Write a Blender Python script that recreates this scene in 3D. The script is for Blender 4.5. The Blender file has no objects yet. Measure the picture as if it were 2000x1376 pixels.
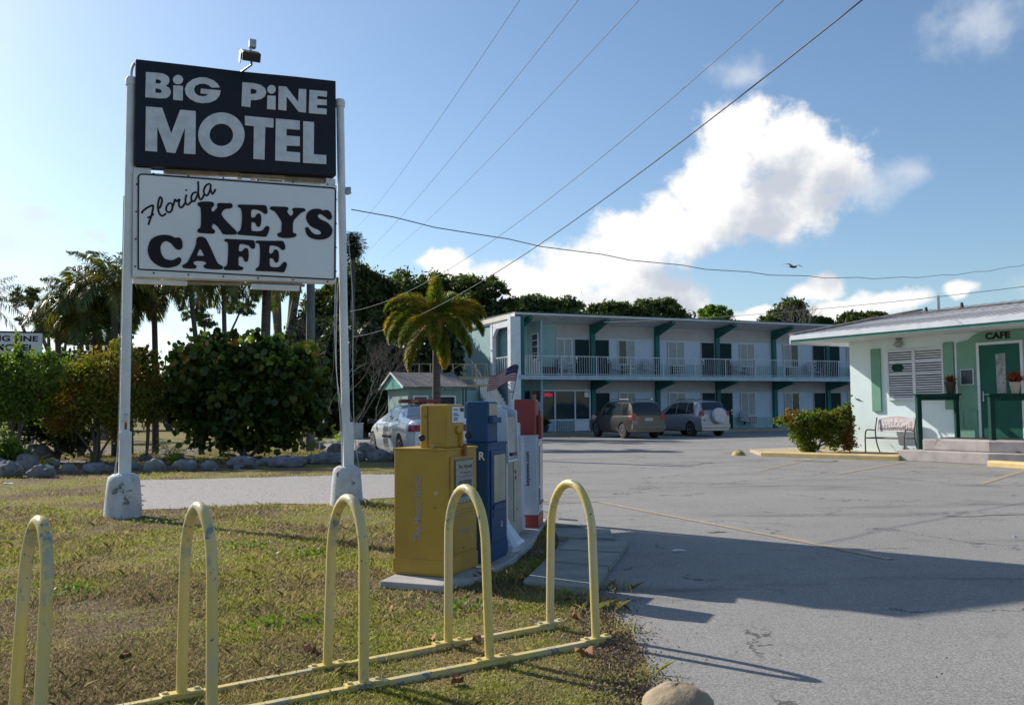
import bpy, math, random
import numpy as np
from mathutils import Vector, Matrix
random.seed(7); RNG = np.random.default_rng(11)
SC = bpy.context.scene
COL = SC.collection

# ------------------------------------------------------------------ camera
F = 1750.0; H = 1.35; CX, CY = 1000.0, 688.0
PITCH = math.atan(111 / F); ROLL = math.radians(.45)
X0 = np.array([1, 0, 0.]); U0 = np.array([0, -math.sin(PITCH), math.cos(PITCH)]); FW = np.array([0, math.cos(PITCH), math.sin(PITCH)])
RC = math.cos(ROLL) * X0 - math.sin(ROLL) * U0; UC = math.sin(ROLL) * X0 + math.cos(ROLL) * U0
CP = np.array([0, 0, H])
cam = bpy.data.cameras.new('camera'); camo = bpy.data.objects.new('camera', cam); COL.objects.link(camo)
mw = Matrix.Identity(4)
for i in range(3):
    mw[i][0] = RC[i]; mw[i][1] = UC[i]; mw[i][2] = -FW[i]; mw[i][3] = CP[i]
camo.matrix_world = mw
cam.sensor_width = 36; cam.lens = F / 2000 * 36; cam.clip_start = .05; cam.clip_end = 3000
SC.camera = camo
SC.render.resolution_x = 1024; SC.render.resolution_y = 704

def ray(x, y): return FW + (x - CX) / F * RC - (y - CY) / F * UC
def G(x, y, z=0.0):
    d = ray(x, y); return CP + d * ((z - H) / d[2])
def A(x, y, Y):
    d = ray(x, y); return CP + d * (Y / d[1])

# ------------------------------------------------------------------ light and sky
SUN_AZ = math.radians(-52.0); SUN_EL = math.radians(32.5)
sd = Vector((math.sin(SUN_AZ) * math.cos(SUN_EL), math.cos(SUN_AZ) * math.cos(SUN_EL), math.sin(SUN_EL)))
sun = bpy.data.lights.new('sun', 'SUN'); sun.energy = 5.0; sun.angle = math.radians(.5); sun.color = (1, .93, .83)
suno = bpy.data.objects.new('sun', sun); COL.objects.link(suno)
suno.rotation_euler = (-sd).to_track_quat('-Z', 'Y').to_euler(); suno.location = sd * 50
SC.view_settings.view_transform = 'Standard'; SC.view_settings.look = 'None'
SC.view_settings.exposure = 0.25; SC.view_settings.gamma = 1; SC.view_settings.use_curve_mapping = False

class NT:
    """tiny helper to write node trees"""
    def __init__(s, tree): s.t = tree; s.n = tree.nodes; s.l = tree.links
    def new(s, typ, **kw):
        n = s.n.new(typ)
        for k, v in kw.items(): setattr(n, k, v)
        return n
    def put(s, sock, v):
        if v is None: return
        if hasattr(v, 'is_output') or isinstance(v, bpy.types.NodeSocket): s.l.new(v, sock)
        else: sock.default_value = v
    def math(s, op, a, b=None, c=None, clamp=False):
        n = s.new('ShaderNodeMath', operation=op); n.use_clamp = clamp
        s.put(n.inputs[0], a); s.put(n.inputs[1], b)
        if c is not None: s.put(n.inputs[2], c)
        return n.outputs[0]
    def vmath(s, op, a, b=None, out=0):
        n = s.new('ShaderNodeVectorMath', operation=op)
        s.put(n.inputs[0], a); s.put(n.inputs[1], b)
        return n.outputs[out]
    def noise(s, vec, scale, detail=4, rough=.55, out=0):
        n = s.new('ShaderNodeTexNoise'); s.put(n.inputs['Vector'], vec)
        n.inputs['Scale'].default_value = scale; n.inputs['Detail'].default_value = detail; n.inputs['Roughness'].default_value = rough
        return n.outputs[out]
    def mix(s, fac, a, b, typ='MIX'):
        n = s.new('ShaderNodeMix', data_type='RGBA', blend_type=typ)
        s.put(n.inputs[0], fac); s.put(n.inputs[6], a); s.put(n.inputs[7], b)
        return n.outputs[2]
    def ramp(s, fac, lo, hi, smooth=True):
        n = s.new('ShaderNodeMapRange'); n.interpolation_type = 'SMOOTHSTEP' if smooth else 'LINEAR'
        s.put(n.inputs[0], fac); n.inputs[1].default_value = lo; n.inputs[2].default_value = hi
        return n.outputs[0]

def c4(c): return (c[0], c[1], c[2], 1.0)

world = bpy.data.worlds.new('World'); SC.world = world; world.use_nodes = True
W = NT(world.node_tree); W.n.clear()
wout = W.new('ShaderNodeOutputWorld'); bg = W.new('ShaderNodeBackground'); W.l.new(bg.outputs[0], wout.inputs[0])
SKY_STRENGTH = 0.108
bg.inputs[1].default_value = SKY_STRENGTH
sky = W.new('ShaderNodeTexSky', sky_type='NISHITA'); sky.sun_disc = False
sky.sun_elevation = SUN_EL; sky.sun_rotation = SUN_AZ; sky.air_density = 1.0; sky.dust_density = .8; sky.ozone_density = 2.4
# cumulus clouds in the sky: ellipses in (azimuth, elevation) broken up by noise
def azel(px, py):
    d = ray(px, py); d = d / np.linalg.norm(d)
    return math.atan2(d[0], d[1]), math.asin(d[2])
CLOUDS = [(1440, 262, 95, 80), (1545, 285, 110, 85), (1625, 325, 85, 75), (1400, 345, 110, 85), (1500, 400, 190, 95), (1330, 440, 170, 80), (1230, 450, 100, 60),
          (1180, 520, 190, 75), (1060, 560, 150, 80), (1250, 580, 180, 60), (1000, 540, 90, 45), (860, 515, 75, 38), (900, 570, 130, 60),
          (1595, 575, 62, 36), (1740, 595, 95, 32), (1875, 572, 34, 27), (1345, 600, 45, 30), (1640, 610, 120, 25), (1480, 620, 60, 20)]
THIN = [(1438, 140, 75, 42), (1920, 45, 120, 75), (1770, 340, 70, 36), (1690, 370, 90, 60), (70, 428, 60, 26), (20, 480, 60, 45), (180, 465, 50, 20), (2100, 560, 150, 40), (-150, 640, 620, 190)]
grp = bpy.data.node_groups.new('cloud_field', 'ShaderNodeTree')
grp.interface.new_socket('Vector', in_out='INPUT', socket_type='NodeSocketVector')
grp.interface.new_socket('Thick', in_out='OUTPUT', socket_type='NodeSocketFloat')
grp.interface.new_socket('Thin', in_out='OUTPUT', socket_type='NodeSocketFloat')
g = NT(grp); gi = g.new('NodeGroupInput'); go = g.new('NodeGroupOutput')
gv = gi.outputs[0]
warp = g.vmath('SCALE', g.vmath('SUBTRACT', g.noise(gv, 9, 3, .6, 1), (.5, .5, .5))); warp.node.inputs[3].default_value = .055
pv = g.vmath('ADD', gv, warp)
def field(lst, lk=1.0):
    cur = None
    for (x, y, rx, ry) in lst:
        a, e = azel(x, y)
        d = g.vmath('MULTIPLY', g.vmath('SUBTRACT', pv, (a, e, 0)), (F / rx / lk, F / ry / lk, 0))
        ln = g.vmath('LENGTH', d, out=1)
        v = g.math('SUBTRACT', 1.0, ln)
        cur = v if cur is None else g.math('SMOOTH_MAX', cur, v, .25)
    return cur
nz = g.noise(gv, 24, 7, .62)
th = g.math('ADD', field(CLOUDS, .93), g.math('MULTIPLY', g.math('SUBTRACT', nz, .5), 1.5))
tn = g.math('ADD', field(THIN), g.math('MULTIPLY', g.math('SUBTRACT', nz, .5), 1.6))
g.l.new(th, go.inputs[0]); g.l.new(tn, go.inputs[1])
tc = W.new('ShaderNodeTexCoord'); sep = W.new('ShaderNodeSeparateXYZ'); W.l.new(tc.outputs['Generated'], sep.inputs[0])
az = W.math('ARCTAN2', sep.outputs[0], sep.outputs[1]); el = W.math('ARCSINE', sep.outputs[2])
cv = W.new('ShaderNodeCombineXYZ'); W.l.new(az, cv.inputs[0]); W.l.new(el, cv.inputs[1])
g1 = W.new('ShaderNodeGroup'); g1.node_tree = grp; W.l.new(cv.outputs[0], g1.inputs[0])
g2 = W.new('ShaderNodeGroup'); g2.node_tree = grp; W.l.new(W.vmath('ADD', cv.outputs[0], (-.045, .055, 0)), g2.inputs[0])
dens = W.ramp(g1.outputs[0], -.02, .46)
occl = W.ramp(g2.outputs[0], -.05, .80)
thin = W.math('MULTIPLY', W.ramp(g1.outputs[1], .0, 1.1), .62)
CLW = .90 / SKY_STRENGTH
ccol = W.mix(W.math('MULTIPLY', occl, .88), (CLW, CLW * .985, CLW * .965, 1), (CLW * .50, CLW * .55, CLW * .64, 1))
skyc = W.mix(thin, W.mix(1.0, sky.outputs[0], (.97, 1.06, 1.10, 1), 'MULTIPLY'), (CLW * .74, CLW * .78, CLW * .84, 1))
W.l.new(W.mix(dens, skyc, ccol), bg.inputs[0])

# ------------------------------------------------------------------ materials
def M(name, col, rough=.6, col2=None, scale=6, fac=(.35, .7), bump=0, bscale=60, metal=0, spots=None, detail=4, stretch=None, spec=None):
    m = bpy.data.materials.new(name); m.use_nodes = True; t = NT(m.node_tree)
    b = m.node_tree.nodes['Principled BSDF']
    tcn = t.new('ShaderNodeTexCoord'); v = tcn.outputs['Object']
    if stretch: v = t.vmath('MULTIPLY', v, stretch)
    c2 = col2 or tuple(x * .8 for x in col)
    n1 = t.noise(v, scale, detail)
    c = t.mix(t.ramp(n1, fac[0], fac[1]), c4(col), c4(c2))
    if spots:  # (colour, scale, lo, hi)
        for (sc, ss, lo, hi) in spots:
            c = t.mix(t.ramp(t.noise(t.vmath('ADD', v, (ss, 3, 1)), ss, 5, .6), lo, hi), c, c4(sc))
    t.l.new(c, b.inputs['Base Color'])
    b.inputs['Roughness'].default_value = rough; b.inputs['Metallic'].default_value = metal
    if spec is not None: b.inputs['Specular IOR Level'].default_value = spec
    if bump:
        bn = t.new('ShaderNodeBump'); bn.inputs['Strength'].default_value = bump; bn.inputs['Distance'].default_value = .02
        t.l.new(t.noise(v, bscale, 5, .6), bn.inputs['Height']); t.l.new(bn.outputs[0], b.inputs['Normal'])
    return m

def leafm(name, a, b_, c=None, tr=.45, rough=.5, spec=.4):
    m = bpy.data.materials.new(name); m.use_nodes = True; t = NT(m.node_tree)
    b = m.node_tree.nodes['Principled BSDF']; out = m.node_tree.nodes['Material Output']
    geo = t.new('ShaderNodeNewGeometry'); r = geo.outputs['Random Per Island']
    tcn = t.new('ShaderNodeTexCoord')
    col = t.mix(r, c4(a), c4(b_))
    if c: col = t.mix(t.ramp(t.noise(tcn.outputs['Object'], 1.1, 3), .5, .62), col, c4(c))
    b.inputs['Roughness'].default_value = rough; b.inputs['Specular IOR Level'].default_value = spec
    t.l.new(col, b.inputs['Base Color'])
    tl = t.new('ShaderNodeBsdfTranslucent')
    t.l.new(t.mix(1.0, col, (1.25, 1.3, .55, 1), 'MULTIPLY'), tl.inputs[0])
    mx = t.new('ShaderNodeMixShader'); mx.inputs[0].default_value = tr
    t.l.new(b.outputs[0], mx.inputs[1]); t.l.new(tl.outputs[0], mx.inputs[2]); t.l.new(mx.outputs[0], out.inputs[0])
    return m

def glass(name, col=(.02, .03, .035), rough=.05):
    m = bpy.data.materials.new(name); m.use_nodes = True
    b = m.node_tree.nodes['Principled BSDF']; t = NT(m.node_tree)
    tcn = t.new('ShaderNodeTexCoord')
    t.l.new(t.mix(t.noise(tcn.outputs['Object'], 2.5, 2), c4(col), c4(tuple(x * 1.8 for x in col))), b.inputs['Base Color'])
    b.inputs['Roughness'].default_value = rough; b.inputs['Specular IOR Level'].default_value = .35
    return m

# ------------------------------------------------------------------ mesh tools
class MB:
    def __init__(s): s.v = []; s.f = []
    def add(s, vs, fs, m=None):
        k = len(s.v)
        if m is not None: vs = [tuple(m @ Vector(p)) for p in vs]
        s.v += [tuple(p) for p in vs]; s.f += [tuple(i + k for i in f) for f in fs]; return s
    def box(s, x0, x1, y0, y1, z0, z1, m=None):
        vs = [(x0, y0, z0), (x1, y0, z0), (x1, y1, z0), (x0, y1, z0), (x0, y0, z1), (x1, y0, z1), (x1, y1, z1), (x0, y1, z1)]
        return s.add(vs, [(0, 3, 2, 1), (4, 5, 6, 7), (0, 1, 5, 4), (1, 2, 6, 5), (2, 3, 7, 6), (3, 0, 4, 7)], m)
    def cbox(s, c, sz, rz=0, rx=0, ry=0):
        m = Matrix.Translation(c) @ Matrix.Rotation(rz, 4, 'Z') @ Matrix.Rotation(ry, 4, 'Y') @ Matrix.Rotation(rx, 4, 'X')
        a, b, c_ = sz[0] / 2, sz[1] / 2, sz[2] / 2
        return s.box(-a, a, -b, b, -c_, c_, m)
    def prism(s, poly, d0, d1, axis='z', m=None):
        """poly: 2D list; axis: extrusion axis. z:(x,y) y:(x,z) x:(y,z)"""
        f3 = {'z': lambda p, d: (p[0], p[1], d), 'y': lambda p, d: (p[0], d, p[1]), 'x': lambda p, d: (d, p[0], p[1])}[axis]
        n = len(poly); vs = [f3(p, d0) for p in poly] + [f3(p, d1) for p in poly]
        fs = [tuple(range(n))[::-1], tuple(range(n, 2 * n))] + [(i, (i + 1) % n, (i + 1) % n + n, i + n) for i in range(n)]
        return s.add(vs, fs, m)
    def tube(s, pts, r, n=8, cap=True, sq=None):
        """sq: (normal, factor) squash along a direction"""
        P = [Vector(p) for p in pts]; rs = r if isinstance(r, (list, tuple)) else [r] * len(P)
        k = len(s.v); up = None; T = []
        for i in range(len(P)):
            d = (P[min(i + 1, len(P) - 1)] - P[max(i - 1, 0)])
            T.append(d.normalized() if d.length > 1e-9 else Vector((0, 0, 1)))
        ref = Vector((0, 0, 1)) if abs(T[0].z) < .9 else Vector((1, 0, 0))
        a = T[0].cross(ref).normalized()
        for i, p in enumerate(P):
            a = (a - T[i] * a.dot(T[i])).normalized(); b = T[i].cross(a)
            for j in range(n):
                q = 2 * math.pi * j / n
                o = (a * math.cos(q) + b * math.sin(q)) * rs[i]
                if sq: nn = Vector(sq[0]); o = o - nn * (o.dot(nn) * (1 - sq[1]))
                s.v.append(tuple(p + o))
        for i in range(len(P) - 1):
            for j in range(n):
                s.f.append((k + i * n + j, k + i * n + (j + 1) % n, k + (i + 1) * n + (j + 1) % n, k + (i + 1) * n + j))
        if cap:
            s.f.append(tuple(k + j for j in range(n))[::-1]); s.f.append(tuple(k + (len(P) - 1) * n + j for j in range(n)))
        return s
    def lathe(s, prof, n=16, m=None, axis=None):
        vs = []; fs = []
        for (r, z) in prof:
            for j in range(n):
                q = 2 * math.pi * j / n; vs.append((r * math.cos(q), r * math.sin(q), z))
        for i in range(len(prof) - 1):
            for j in range(n):
                fs.append((i * n + j, i * n + (j + 1) % n, (i + 1) * n + (j + 1) % n, (i + 1) * n + j))
        fs.append(tuple(range(n))[::-1]); fs.append(tuple((len(prof) - 1) * n + j for j in range(n)))
        return s.add(vs, fs, m)
    def blob(s, c, r, n=10, jit=0, seed=0, flat=None):
        rr = random.Random(seed); vs = []; fs = []; m2 = n * 2
        ph = [(rr.uniform(0, 6.3), rr.uniform(0, 6.3), rr.choice([2, 3, 4, 5])) for _ in range(4)]
        for i in range(n + 1):
            t = math.pi * i / n
            for j in range(m2):
                q = 2 * math.pi * j / m2
                d = 1 + jit * sum(math.sin(k * q + a) * math.sin(k * t + b) for a, b, k in ph) * .5 + (rr.uniform(-1, 1) * jit * .35 if 0 < i < n else 0)
                x, y, z = math.sin(t) * math.cos(q) * d, math.sin(t) * math.sin(q) * d, math.cos(t) * d
                if flat is not None: z = max(z, flat)
                vs.append((c[0] + r[0] * x, c[1] + r[1] * y, c[2] + r[2] * z))
        for i in range(n):
            for j in range(m2): fs.append((i * m2 + j, (i + 1) * m2 + j, (i + 1) * m2 + (j + 1) % m2, i * m2 + (j + 1) % m2))
        return s.add(vs, fs)
    def grid(s, fn, nu, nv):
        k = len(s.v)
        for i in range(nu + 1):
            for j in range(nv + 1): s.v.append(tuple(fn(i / nu, j / nv)))
        for i in range(nu):
            for j in range(nv):
                a = k + i * (nv + 1) + j; s.f.append((a, a + nv + 1, a + nv + 2, a + 1))
        return s

def smooth(me, ang=40):
    me.polygons.foreach_set('use_smooth', [True] * len(me.polygons))
    try: me.set_sharp_from_angle(angle=math.radians(ang))
    except Exception: pass

def link(name, me, mat, parent=None, label=None, kind=None, loc=None):
    o = bpy.data.objects.new(name, me); COL.objects.link(o)
    if mat is not None and not me.materials: me.materials.append(mat)
    if parent is not None: o.parent = parent
    if label: o['label'] = label
    if kind: o['kind'] = kind
    if loc is not None: o.location = loc
    return o

def part(name, mb, mat, parent=None, sm=None, bevel=0, label=None, kind=None):
    me = bpy.data.meshes.new(name); me.from_pydata(mb.v, [], mb.f); me.update()
    if sm: smooth(me, sm)
    o = link(name, me, mat, parent, label, kind)
    if bevel:
        b = o.modifiers.new('b', 'BEVEL'); b.width = bevel; b.segments = 2; b.limit_method = 'ANGLE'; b.angle_limit = math.radians(50)
    return o

def thing(name, label, cat, loc=(0, 0, 0), rz=0, group=None):
    o = bpy.data.objects.new(name, None); COL.objects.link(o); o.empty_display_size = .2
    o.location = tuple(loc); o.rotation_euler = (0, 0, rz); o['label'] = label; o['category'] = cat
    if group: o['group'] = group
    return o
def tag(o, label, cat, group=None, loc=None):
    o['label'] = label; o['category'] = cat
    if group: o['group'] = group
    if loc is not None: o.location = loc
    return o
def copytree(o, loc, rz, label, parent=None, scale=None):
    c = o.copy(); COL.objects.link(c); c.location = tuple(loc); c.rotation_euler = (0, 0, rz); c['label'] = label
    if scale: c.scale = (scale,) * 3
    def rec(a, b):
        for ch in list(a.children):
            d = ch.copy(); COL.objects.link(d); d.parent = b; rec(ch, d)
    rec(o, c); return c

def npmesh(name, V, nper):
    """V: (N*nper,3) ; every nper vertices one face"""
    V = np.ascontiguousarray(V, dtype=np.float32).reshape(-1, 3); nf = len(V) // nper
    me = bpy.data.meshes.new(name); me.vertices.add(len(V)); me.vertices.foreach_set('co', V.ravel())
    me.loops.add(len(V)); me.loops.foreach_set('vertex_index', np.arange(len(V), dtype=np.int32))
    me.polygons.add(nf); me.polygons.foreach_set('loop_start', np.arange(0, len(V), nper, dtype=np.int32))
    me.update(calc_edges=True); return me

def unit(v): return v / (np.linalg.norm(v, axis=-1, keepdims=True) + 1e-9)

def leaves(P, size, aspect=.5, up=0.0, shape=4, jitter=.4, droop=0):
    """P (N,3) leaf centres -> vertices; shape 4: rhombus leaf, 8: round leaf"""
    N = len(P); a = unit(RNG.normal(size=(N, 3)) + np.array([0, 0, -droop])); n = unit(RNG.normal(size=(N, 3)) + np.array([0, 0, up]))
    b = unit(np.cross(n, a)); a = np.cross(b, n); sz = size * (1 + jitter * RNG.uniform(-1, 1, (N, 1)))
    if shape == 4:
        vs = np.stack([P - a * sz, P + b * sz * aspect, P + a * sz, P - b * sz * aspect], 1)
    else:
        vs = np.stack([P + (a * math.cos(q) + b * math.sin(q) * aspect) * sz for q in np.linspace(0, 2 * math.pi, shape, endpoint=False)], 1)
    return vs.reshape(-1, 3)

def clump_points(blobs, nclump, nleaf, spread=.22, shell=.55):
    """blobs [(c,r)], leaf points gathered in clumps through the blob volumes"""
    vol = np.array([r[0] * r[2] for c, r in blobs]); vol = vol / vol.sum(); out = []
    for (c, r), w in zip(blobs, vol):
        k = max(2, int(nclump * w)); nl = max(20, int(nleaf * w)); c = np.array(c); r = np.array(r)
        d = unit(RNG.normal(size=(k, 3))); rad = RNG.uniform(shell ** 2, 1, (k, 1)) ** .5
        cc = d * rad
        idx = RNG.integers(0, k, nl)
        p = cc[idx] + RNG.normal(size=(nl, 3)) * spread * RNG.uniform(.6, 1.3, (k, 1))[idx]
        out.append(c + p * r)
    return np.concatenate(out)

class Frame:
    """a local frame standing on the ground: x along rz, y into the distance side"""
    def __init__(s, o, rz): s.o = np.array([o[0], o[1], 0.]); s.rz = rz; s.x = np.array([math.cos(rz), math.sin(rz), 0]); s.y = np.array([-math.sin(rz), math.cos(rz), 0])
    def w(s, x, y, z=0): return s.o + s.x * x + s.y * y + np.array([0, 0, z])
    def px(s, X, Y, yo=0):
        d = ray(X, Y); p0 = s.o + s.y * yo; t = ((p0 - CP) @ s.y) / (d @ s.y); q = CP + d * t
        return ((q - s.o) @ s.x, q[2])
    def side(s, X, Y, xo=0):
        d = ray(X, Y); p0 = s.o + s.x * xo; t = ((p0 - CP) @ s.x) / (d @ s.x); q = CP + d * t
        return ((q - s.o) @ s.y, q[2])
    def local(s, p): q = np.array(p) - s.o; return (q @ s.x, q @ s.y, q[2])

def curve_mesh(loops, extrude=.004):
    cu = bpy.data.curves.new('tmp', 'CURVE'); cu.dimensions = '2D'; cu.fill_mode = 'BOTH'; cu.extrude = extrude
    for lp in loops:
        sp = cu.splines.new('POLY'); sp.points.add(len(lp) - 1); sp.use_cyclic_u = True
        for i, p in enumerate(lp): sp.points[i].co = (p[0], p[1], 0, 1)
    o = bpy.data.objects.new('tmp', cu); COL.objects.link(o)
    me = bpy.data.meshes.new_from_object(o.evaluated_get(bpy.context.evaluated_depsgraph_get()))
    bpy.data.objects.remove(o); bpy.data.curves.remove(cu); return me

def text_mesh(s, extrude=.003, offset=0.0, spacing=1.0):
    cu = bpy.data.curves.new('tmp', 'FONT'); cu.body = s; cu.size = 1; cu.extrude = 0; cu.offset = offset; cu.space_character = spacing
    cu.align_x = 'CENTER'; cu.resolution_u = 4
    o = bpy.data.objects.new('tmp', cu); COL.objects.link(o)
    me = bpy.data.meshes.new_from_object(o.evaluated_get(bpy.context.evaluated_depsgraph_get()))
    bpy.data.objects.remove(o); bpy.data.curves.remove(cu); return me

def flat(me, O, r, u, w=None, h=None):
    """lay a flat mesh at O with right vector r and up vector u, fitted in w x h when given"""
    V = np.empty(len(me.vertices) * 3, dtype=np.float32); me.vertices.foreach_get('co', V); V = V.reshape(-1, 3)
    if w:
        lo = V[:, :2].min(0); hi = V[:, :2].max(0); V[:, :2] = (V[:, :2] - (lo + hi) / 2) / (hi - lo) * np.array([w, h])
    r = np.array(r, float); u = np.array(u, float); n = np.cross(r, u)
    Q = np.array(O) + V[:, :1] * r + V[:, 1:2] * u + V[:, 2:] * n
    me.vertices.foreach_set('co', Q.astype(np.float32).ravel()); me.update(); return me

def lettering(name, s, mat, parent, O, r, u, w, h, offset=.0, label=None):
    return link(name, flat(text_mesh(s, offset=offset), O, r, u, w, h), mat, parent, label)

def smooth_loop(pts, k=4):
    n = len(pts); out = []
    for i in range(n):
        p0, p1, p2, p3 = [np.array(pts[(i + d) % n], float) for d in (-1, 0, 1, 2)]
        for j in range(k):
            t = j / k
            out.append(.5 * ((2 * p1) + (-p0 + p2) * t + (2 * p0 - 5 * p1 + 4 * p2 - p3) * t * t + (-p0 + 3 * p1 - 3 * p2 + p3) * t ** 3))
    return out
def smooth_line(pts, k=6):
    P = [pts[0]] + list(pts) + [pts[-1]]; out = []
    for i in range(1, len(P) - 2):
        p0, p1, p2, p3 = [np.array(P[i + d], float) for d in (-1, 0, 1, 2)]
        for j in range(k):
            t = j / k
            out.append(.5 * ((2 * p1) + (-p0 + p2) * t + (2 * p0 - 5 * p1 + 4 * p2 - p3) * t * t + (-p0 + 3 * p1 - 3 * p2 + p3) * t ** 3))
    out.append(np.array(pts[-1], float)); return out

# ------------------------------------------------------------------ the ground
def patchcol(t, v):
    """lawn colour: green, straw and bare earth in patches"""
    n1 = t.noise(v, .55, 5, .6); n2 = t.noise(t.vmath('ADD', v, (7, 3, 0)), 1.7, 5, .65); n3 = t.noise(v, 9, 4, .7)
    c = t.mix(n3, (.25, .30, .035, 1), (.40, .39, .07, 1))
    c = t.mix(t.ramp(n2, .43, .58), c, (.40, .31, .13, 1))
    c = t.mix(t.ramp(n1, .47, .58), c, (.25, .18, .11, 1))
    return c
def lawnm(name, dark=1.0, blades=False):
    m = bpy.data.materials.new(name); m.use_nodes = True; t = NT(m.node_tree); b = m.node_tree.nodes['Principled BSDF']
    out = m.node_tree.nodes['Material Output']
    v = t.new('ShaderNodeTexCoord').outputs['Object']
    c = patchcol(t, v)
    if blades:
        r = t.new('ShaderNodeNewGeometry').outputs['Random Per Island']
        c = t.mix(t.ramp(r, .55, 1.0, False), c, (.46, .38, .18, 1)); c = t.mix(t.ramp(r, .0, .3, False), (.14, .19, .03, 1), c)
        t.l.new(c, b.inputs['Base Color']); b.inputs['Roughness'].default_value = .5; b.inputs['Specular IOR Level'].default_value = .3
        tl = t.new('ShaderNodeBsdfTranslucent'); t.l.new(c, tl.inputs[0])
        mx = t.new('ShaderNodeMixShader'); mx.inputs[0].default_value = .5
        t.l.new(b.outputs[0], mx.inputs[1]); t.l.new(tl.outputs[0], mx.inputs[2]); t.l.new(mx.outputs[0], out.inputs[0])
    else:
        c = t.mix(t.ramp(t.noise(v, 45, 4, .7), .35, .62), c, (.11, .085, .05, 1))
        t.l.new(c, b.inputs['Base Color']); b.inputs['Roughness'].default_value = .95; b.inputs['Specular IOR Level'].default_value = .1
        bn = t.new('ShaderNodeBump'); bn.inputs['Strength'].default_value = .9; bn.inputs['Distance'].default_value = .03
        t.l.new(t.noise(v, 28, 6, .7), bn.inputs['Height']); t.l.new(bn.outputs[0], b.inputs['Normal'])
    return m
m_lawn = lawnm('lawn'); m_blade = lawnm('grass_blades', blades=True)
def asphaltm():
    m = bpy.data.materials.new('asphalt'); m.use_nodes = True; t = NT(m.node_tree); b = m.node_tree.nodes['Principled BSDF']
    v = t.new('ShaderNodeTexCoord').outputs['Object']
    c = t.mix(t.ramp(t.noise(v, .35, 5, .6), .35, .65), (.30, .284, .264, 1), (.245, .233, .218, 1))
    c = t.mix(t.ramp(t.noise(v, 1.8, 6, .65), .52, .72), c, (.19, .183, .172, 1))
    c = t.mix(t.ramp(t.noise(v, 75, 3, .8), .36, .66), t.mix(.5, c, (.11, .105, .10, 1)), t.mix(.45, c, (.47, .45, .42, 1)))
    # streaks of tar and oil, stretched along the lot
    sv = t.vmath('MULTIPLY', v, (.22, 1.0, 1))
    c = t.mix(t.math('MULTIPLY', t.ramp(t.noise(t.vmath('ADD', sv, (3, 9, 0)), 1.1, 6, .65), .53, .72), .7), c, (.085, .082, .08, 1))
    # cracks
    wv = t.vmath('ADD', v, t.vmath('SCALE', t.noise(v, 2.2, 4, .6, 1), None)); 
    wv.node.inputs[0].default_value = (0, 0, 0)
    vo = t.new('ShaderNodeTexVoronoi', feature='DISTANCE_TO_EDGE'); vo.inputs['Scale'].default_value = .42
    wn = t.vmath('ADD', v, t.noise(v, 1.6, 5, .65, 1)); t.l.new(wn, vo.inputs['Vector'])
    crack = t.math('MULTIPLY', t.math('LESS_THAN', vo.outputs['Distance'], .006), t.ramp(t.noise(v, .8, 2), .48, .56))
    c = t.mix(t.math('MULTIPLY', crack, .75), c, (.05, .05, .05, 1))
    t.l.new(c, b.inputs['Base Color']); b.inputs['Roughness'].default_value = .85; b.inputs['Specular IOR Level'].default_value = .25
    bn = t.new('ShaderNodeBump'); bn.inputs['Strength'].default_value = .55; bn.inputs['Distance'].default_value = .01
    t.l.new(t.noise(v, 90, 4, .75), bn.inputs['Height']); t.l.new(bn.outputs[0], b.inputs['Normal'])
    return m
m_asph = asphaltm()
m_gravel = M('gravel', (.36, .33, .315), .9, (.27, .25, .24), 30, bump=.6, bscale=70, spots=[((.28, .25, .2), 90, .55, .7), ((.62, .58, .54), 60, .58, .68)])
m_conc = M('concrete', (.42, .40, .37), .85, (.30, .285, .26), 3, bump=.3, bscale=70, spots=[((.2, .19, .17), 5, .62, .75)])
m_paint_line = M('line_paint', (.46, .34, .14), .8, (.30, .26, .19), 14, (.38, .60), spots=[((.25, .235, .215), 25, .48, .60)])
m_kerb = M('kerb_paint', (.72, .52, .22), .7, (.62, .45, .21), 5, bump=.2, spots=[((.25, .2, .14), 6, .66, .72)])
m_sand = M('sand', (.50, .40, .27), .95, (.38, .29, .18), 8, bump=.5)

def sheet(name, pts, z, mat, sub=.5, jit=.08, kind='structure'):
    out = []
    n = len(pts)
    for i in range(n):
        a = np.array(pts[i][:2], float); b = np.array(pts[(i + 1) % n][:2], float); L = np.linalg.norm(b - a); k = max(1, int(min(L, 30) / sub)) if L < 60 else 1
        for j in range(k):
            p = a + (b - a) * j / k
            if jit and L < 60: p = p + RNG.normal(size=2) * jit * (.3 if j == 0 else 1)
            out.append((p[0], p[1]))
    me = curve_mesh([out], 0)
    for v_ in me.vertices: v_.co.z = z
    o = link(name, me, mat, kind=kind); 
    return o
mb = MB(); mb.grid(lambda u, v: (-500 + 1000 * u, -60 + 900 * v, 0), 2, 2); part('ground', mb, m_lawn, kind='structure')
LOT = [(.62, -8), (.62, 4.2), (.68, 4.9), (.62, 6.0), (.35, 6.9), (.40, 8.6), (.48, 10.6), (-.6, 13), (-1.6, 15.5), (-2.3, 19.8), (-3.2, 24), (-6.6, 31), (-9.2, 45), (-14, 60), (40, 90), (60, 60), (60, -8)]
sheet('parking_lot', LOT, .004, m_asph)
GRAV = [G(272, 938)[:2], G(272, 996)[:2], (-3.7, 13.0), G(652, 984)[:2], G(770, 972)[:2], (-.5, 12.9), (-1.5, 15.5), G(768, 926)[:2], (-4.5, 18.6)]
sheet('gravel_lane', GRAV, .009, m_gravel, .25, .07)
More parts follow.
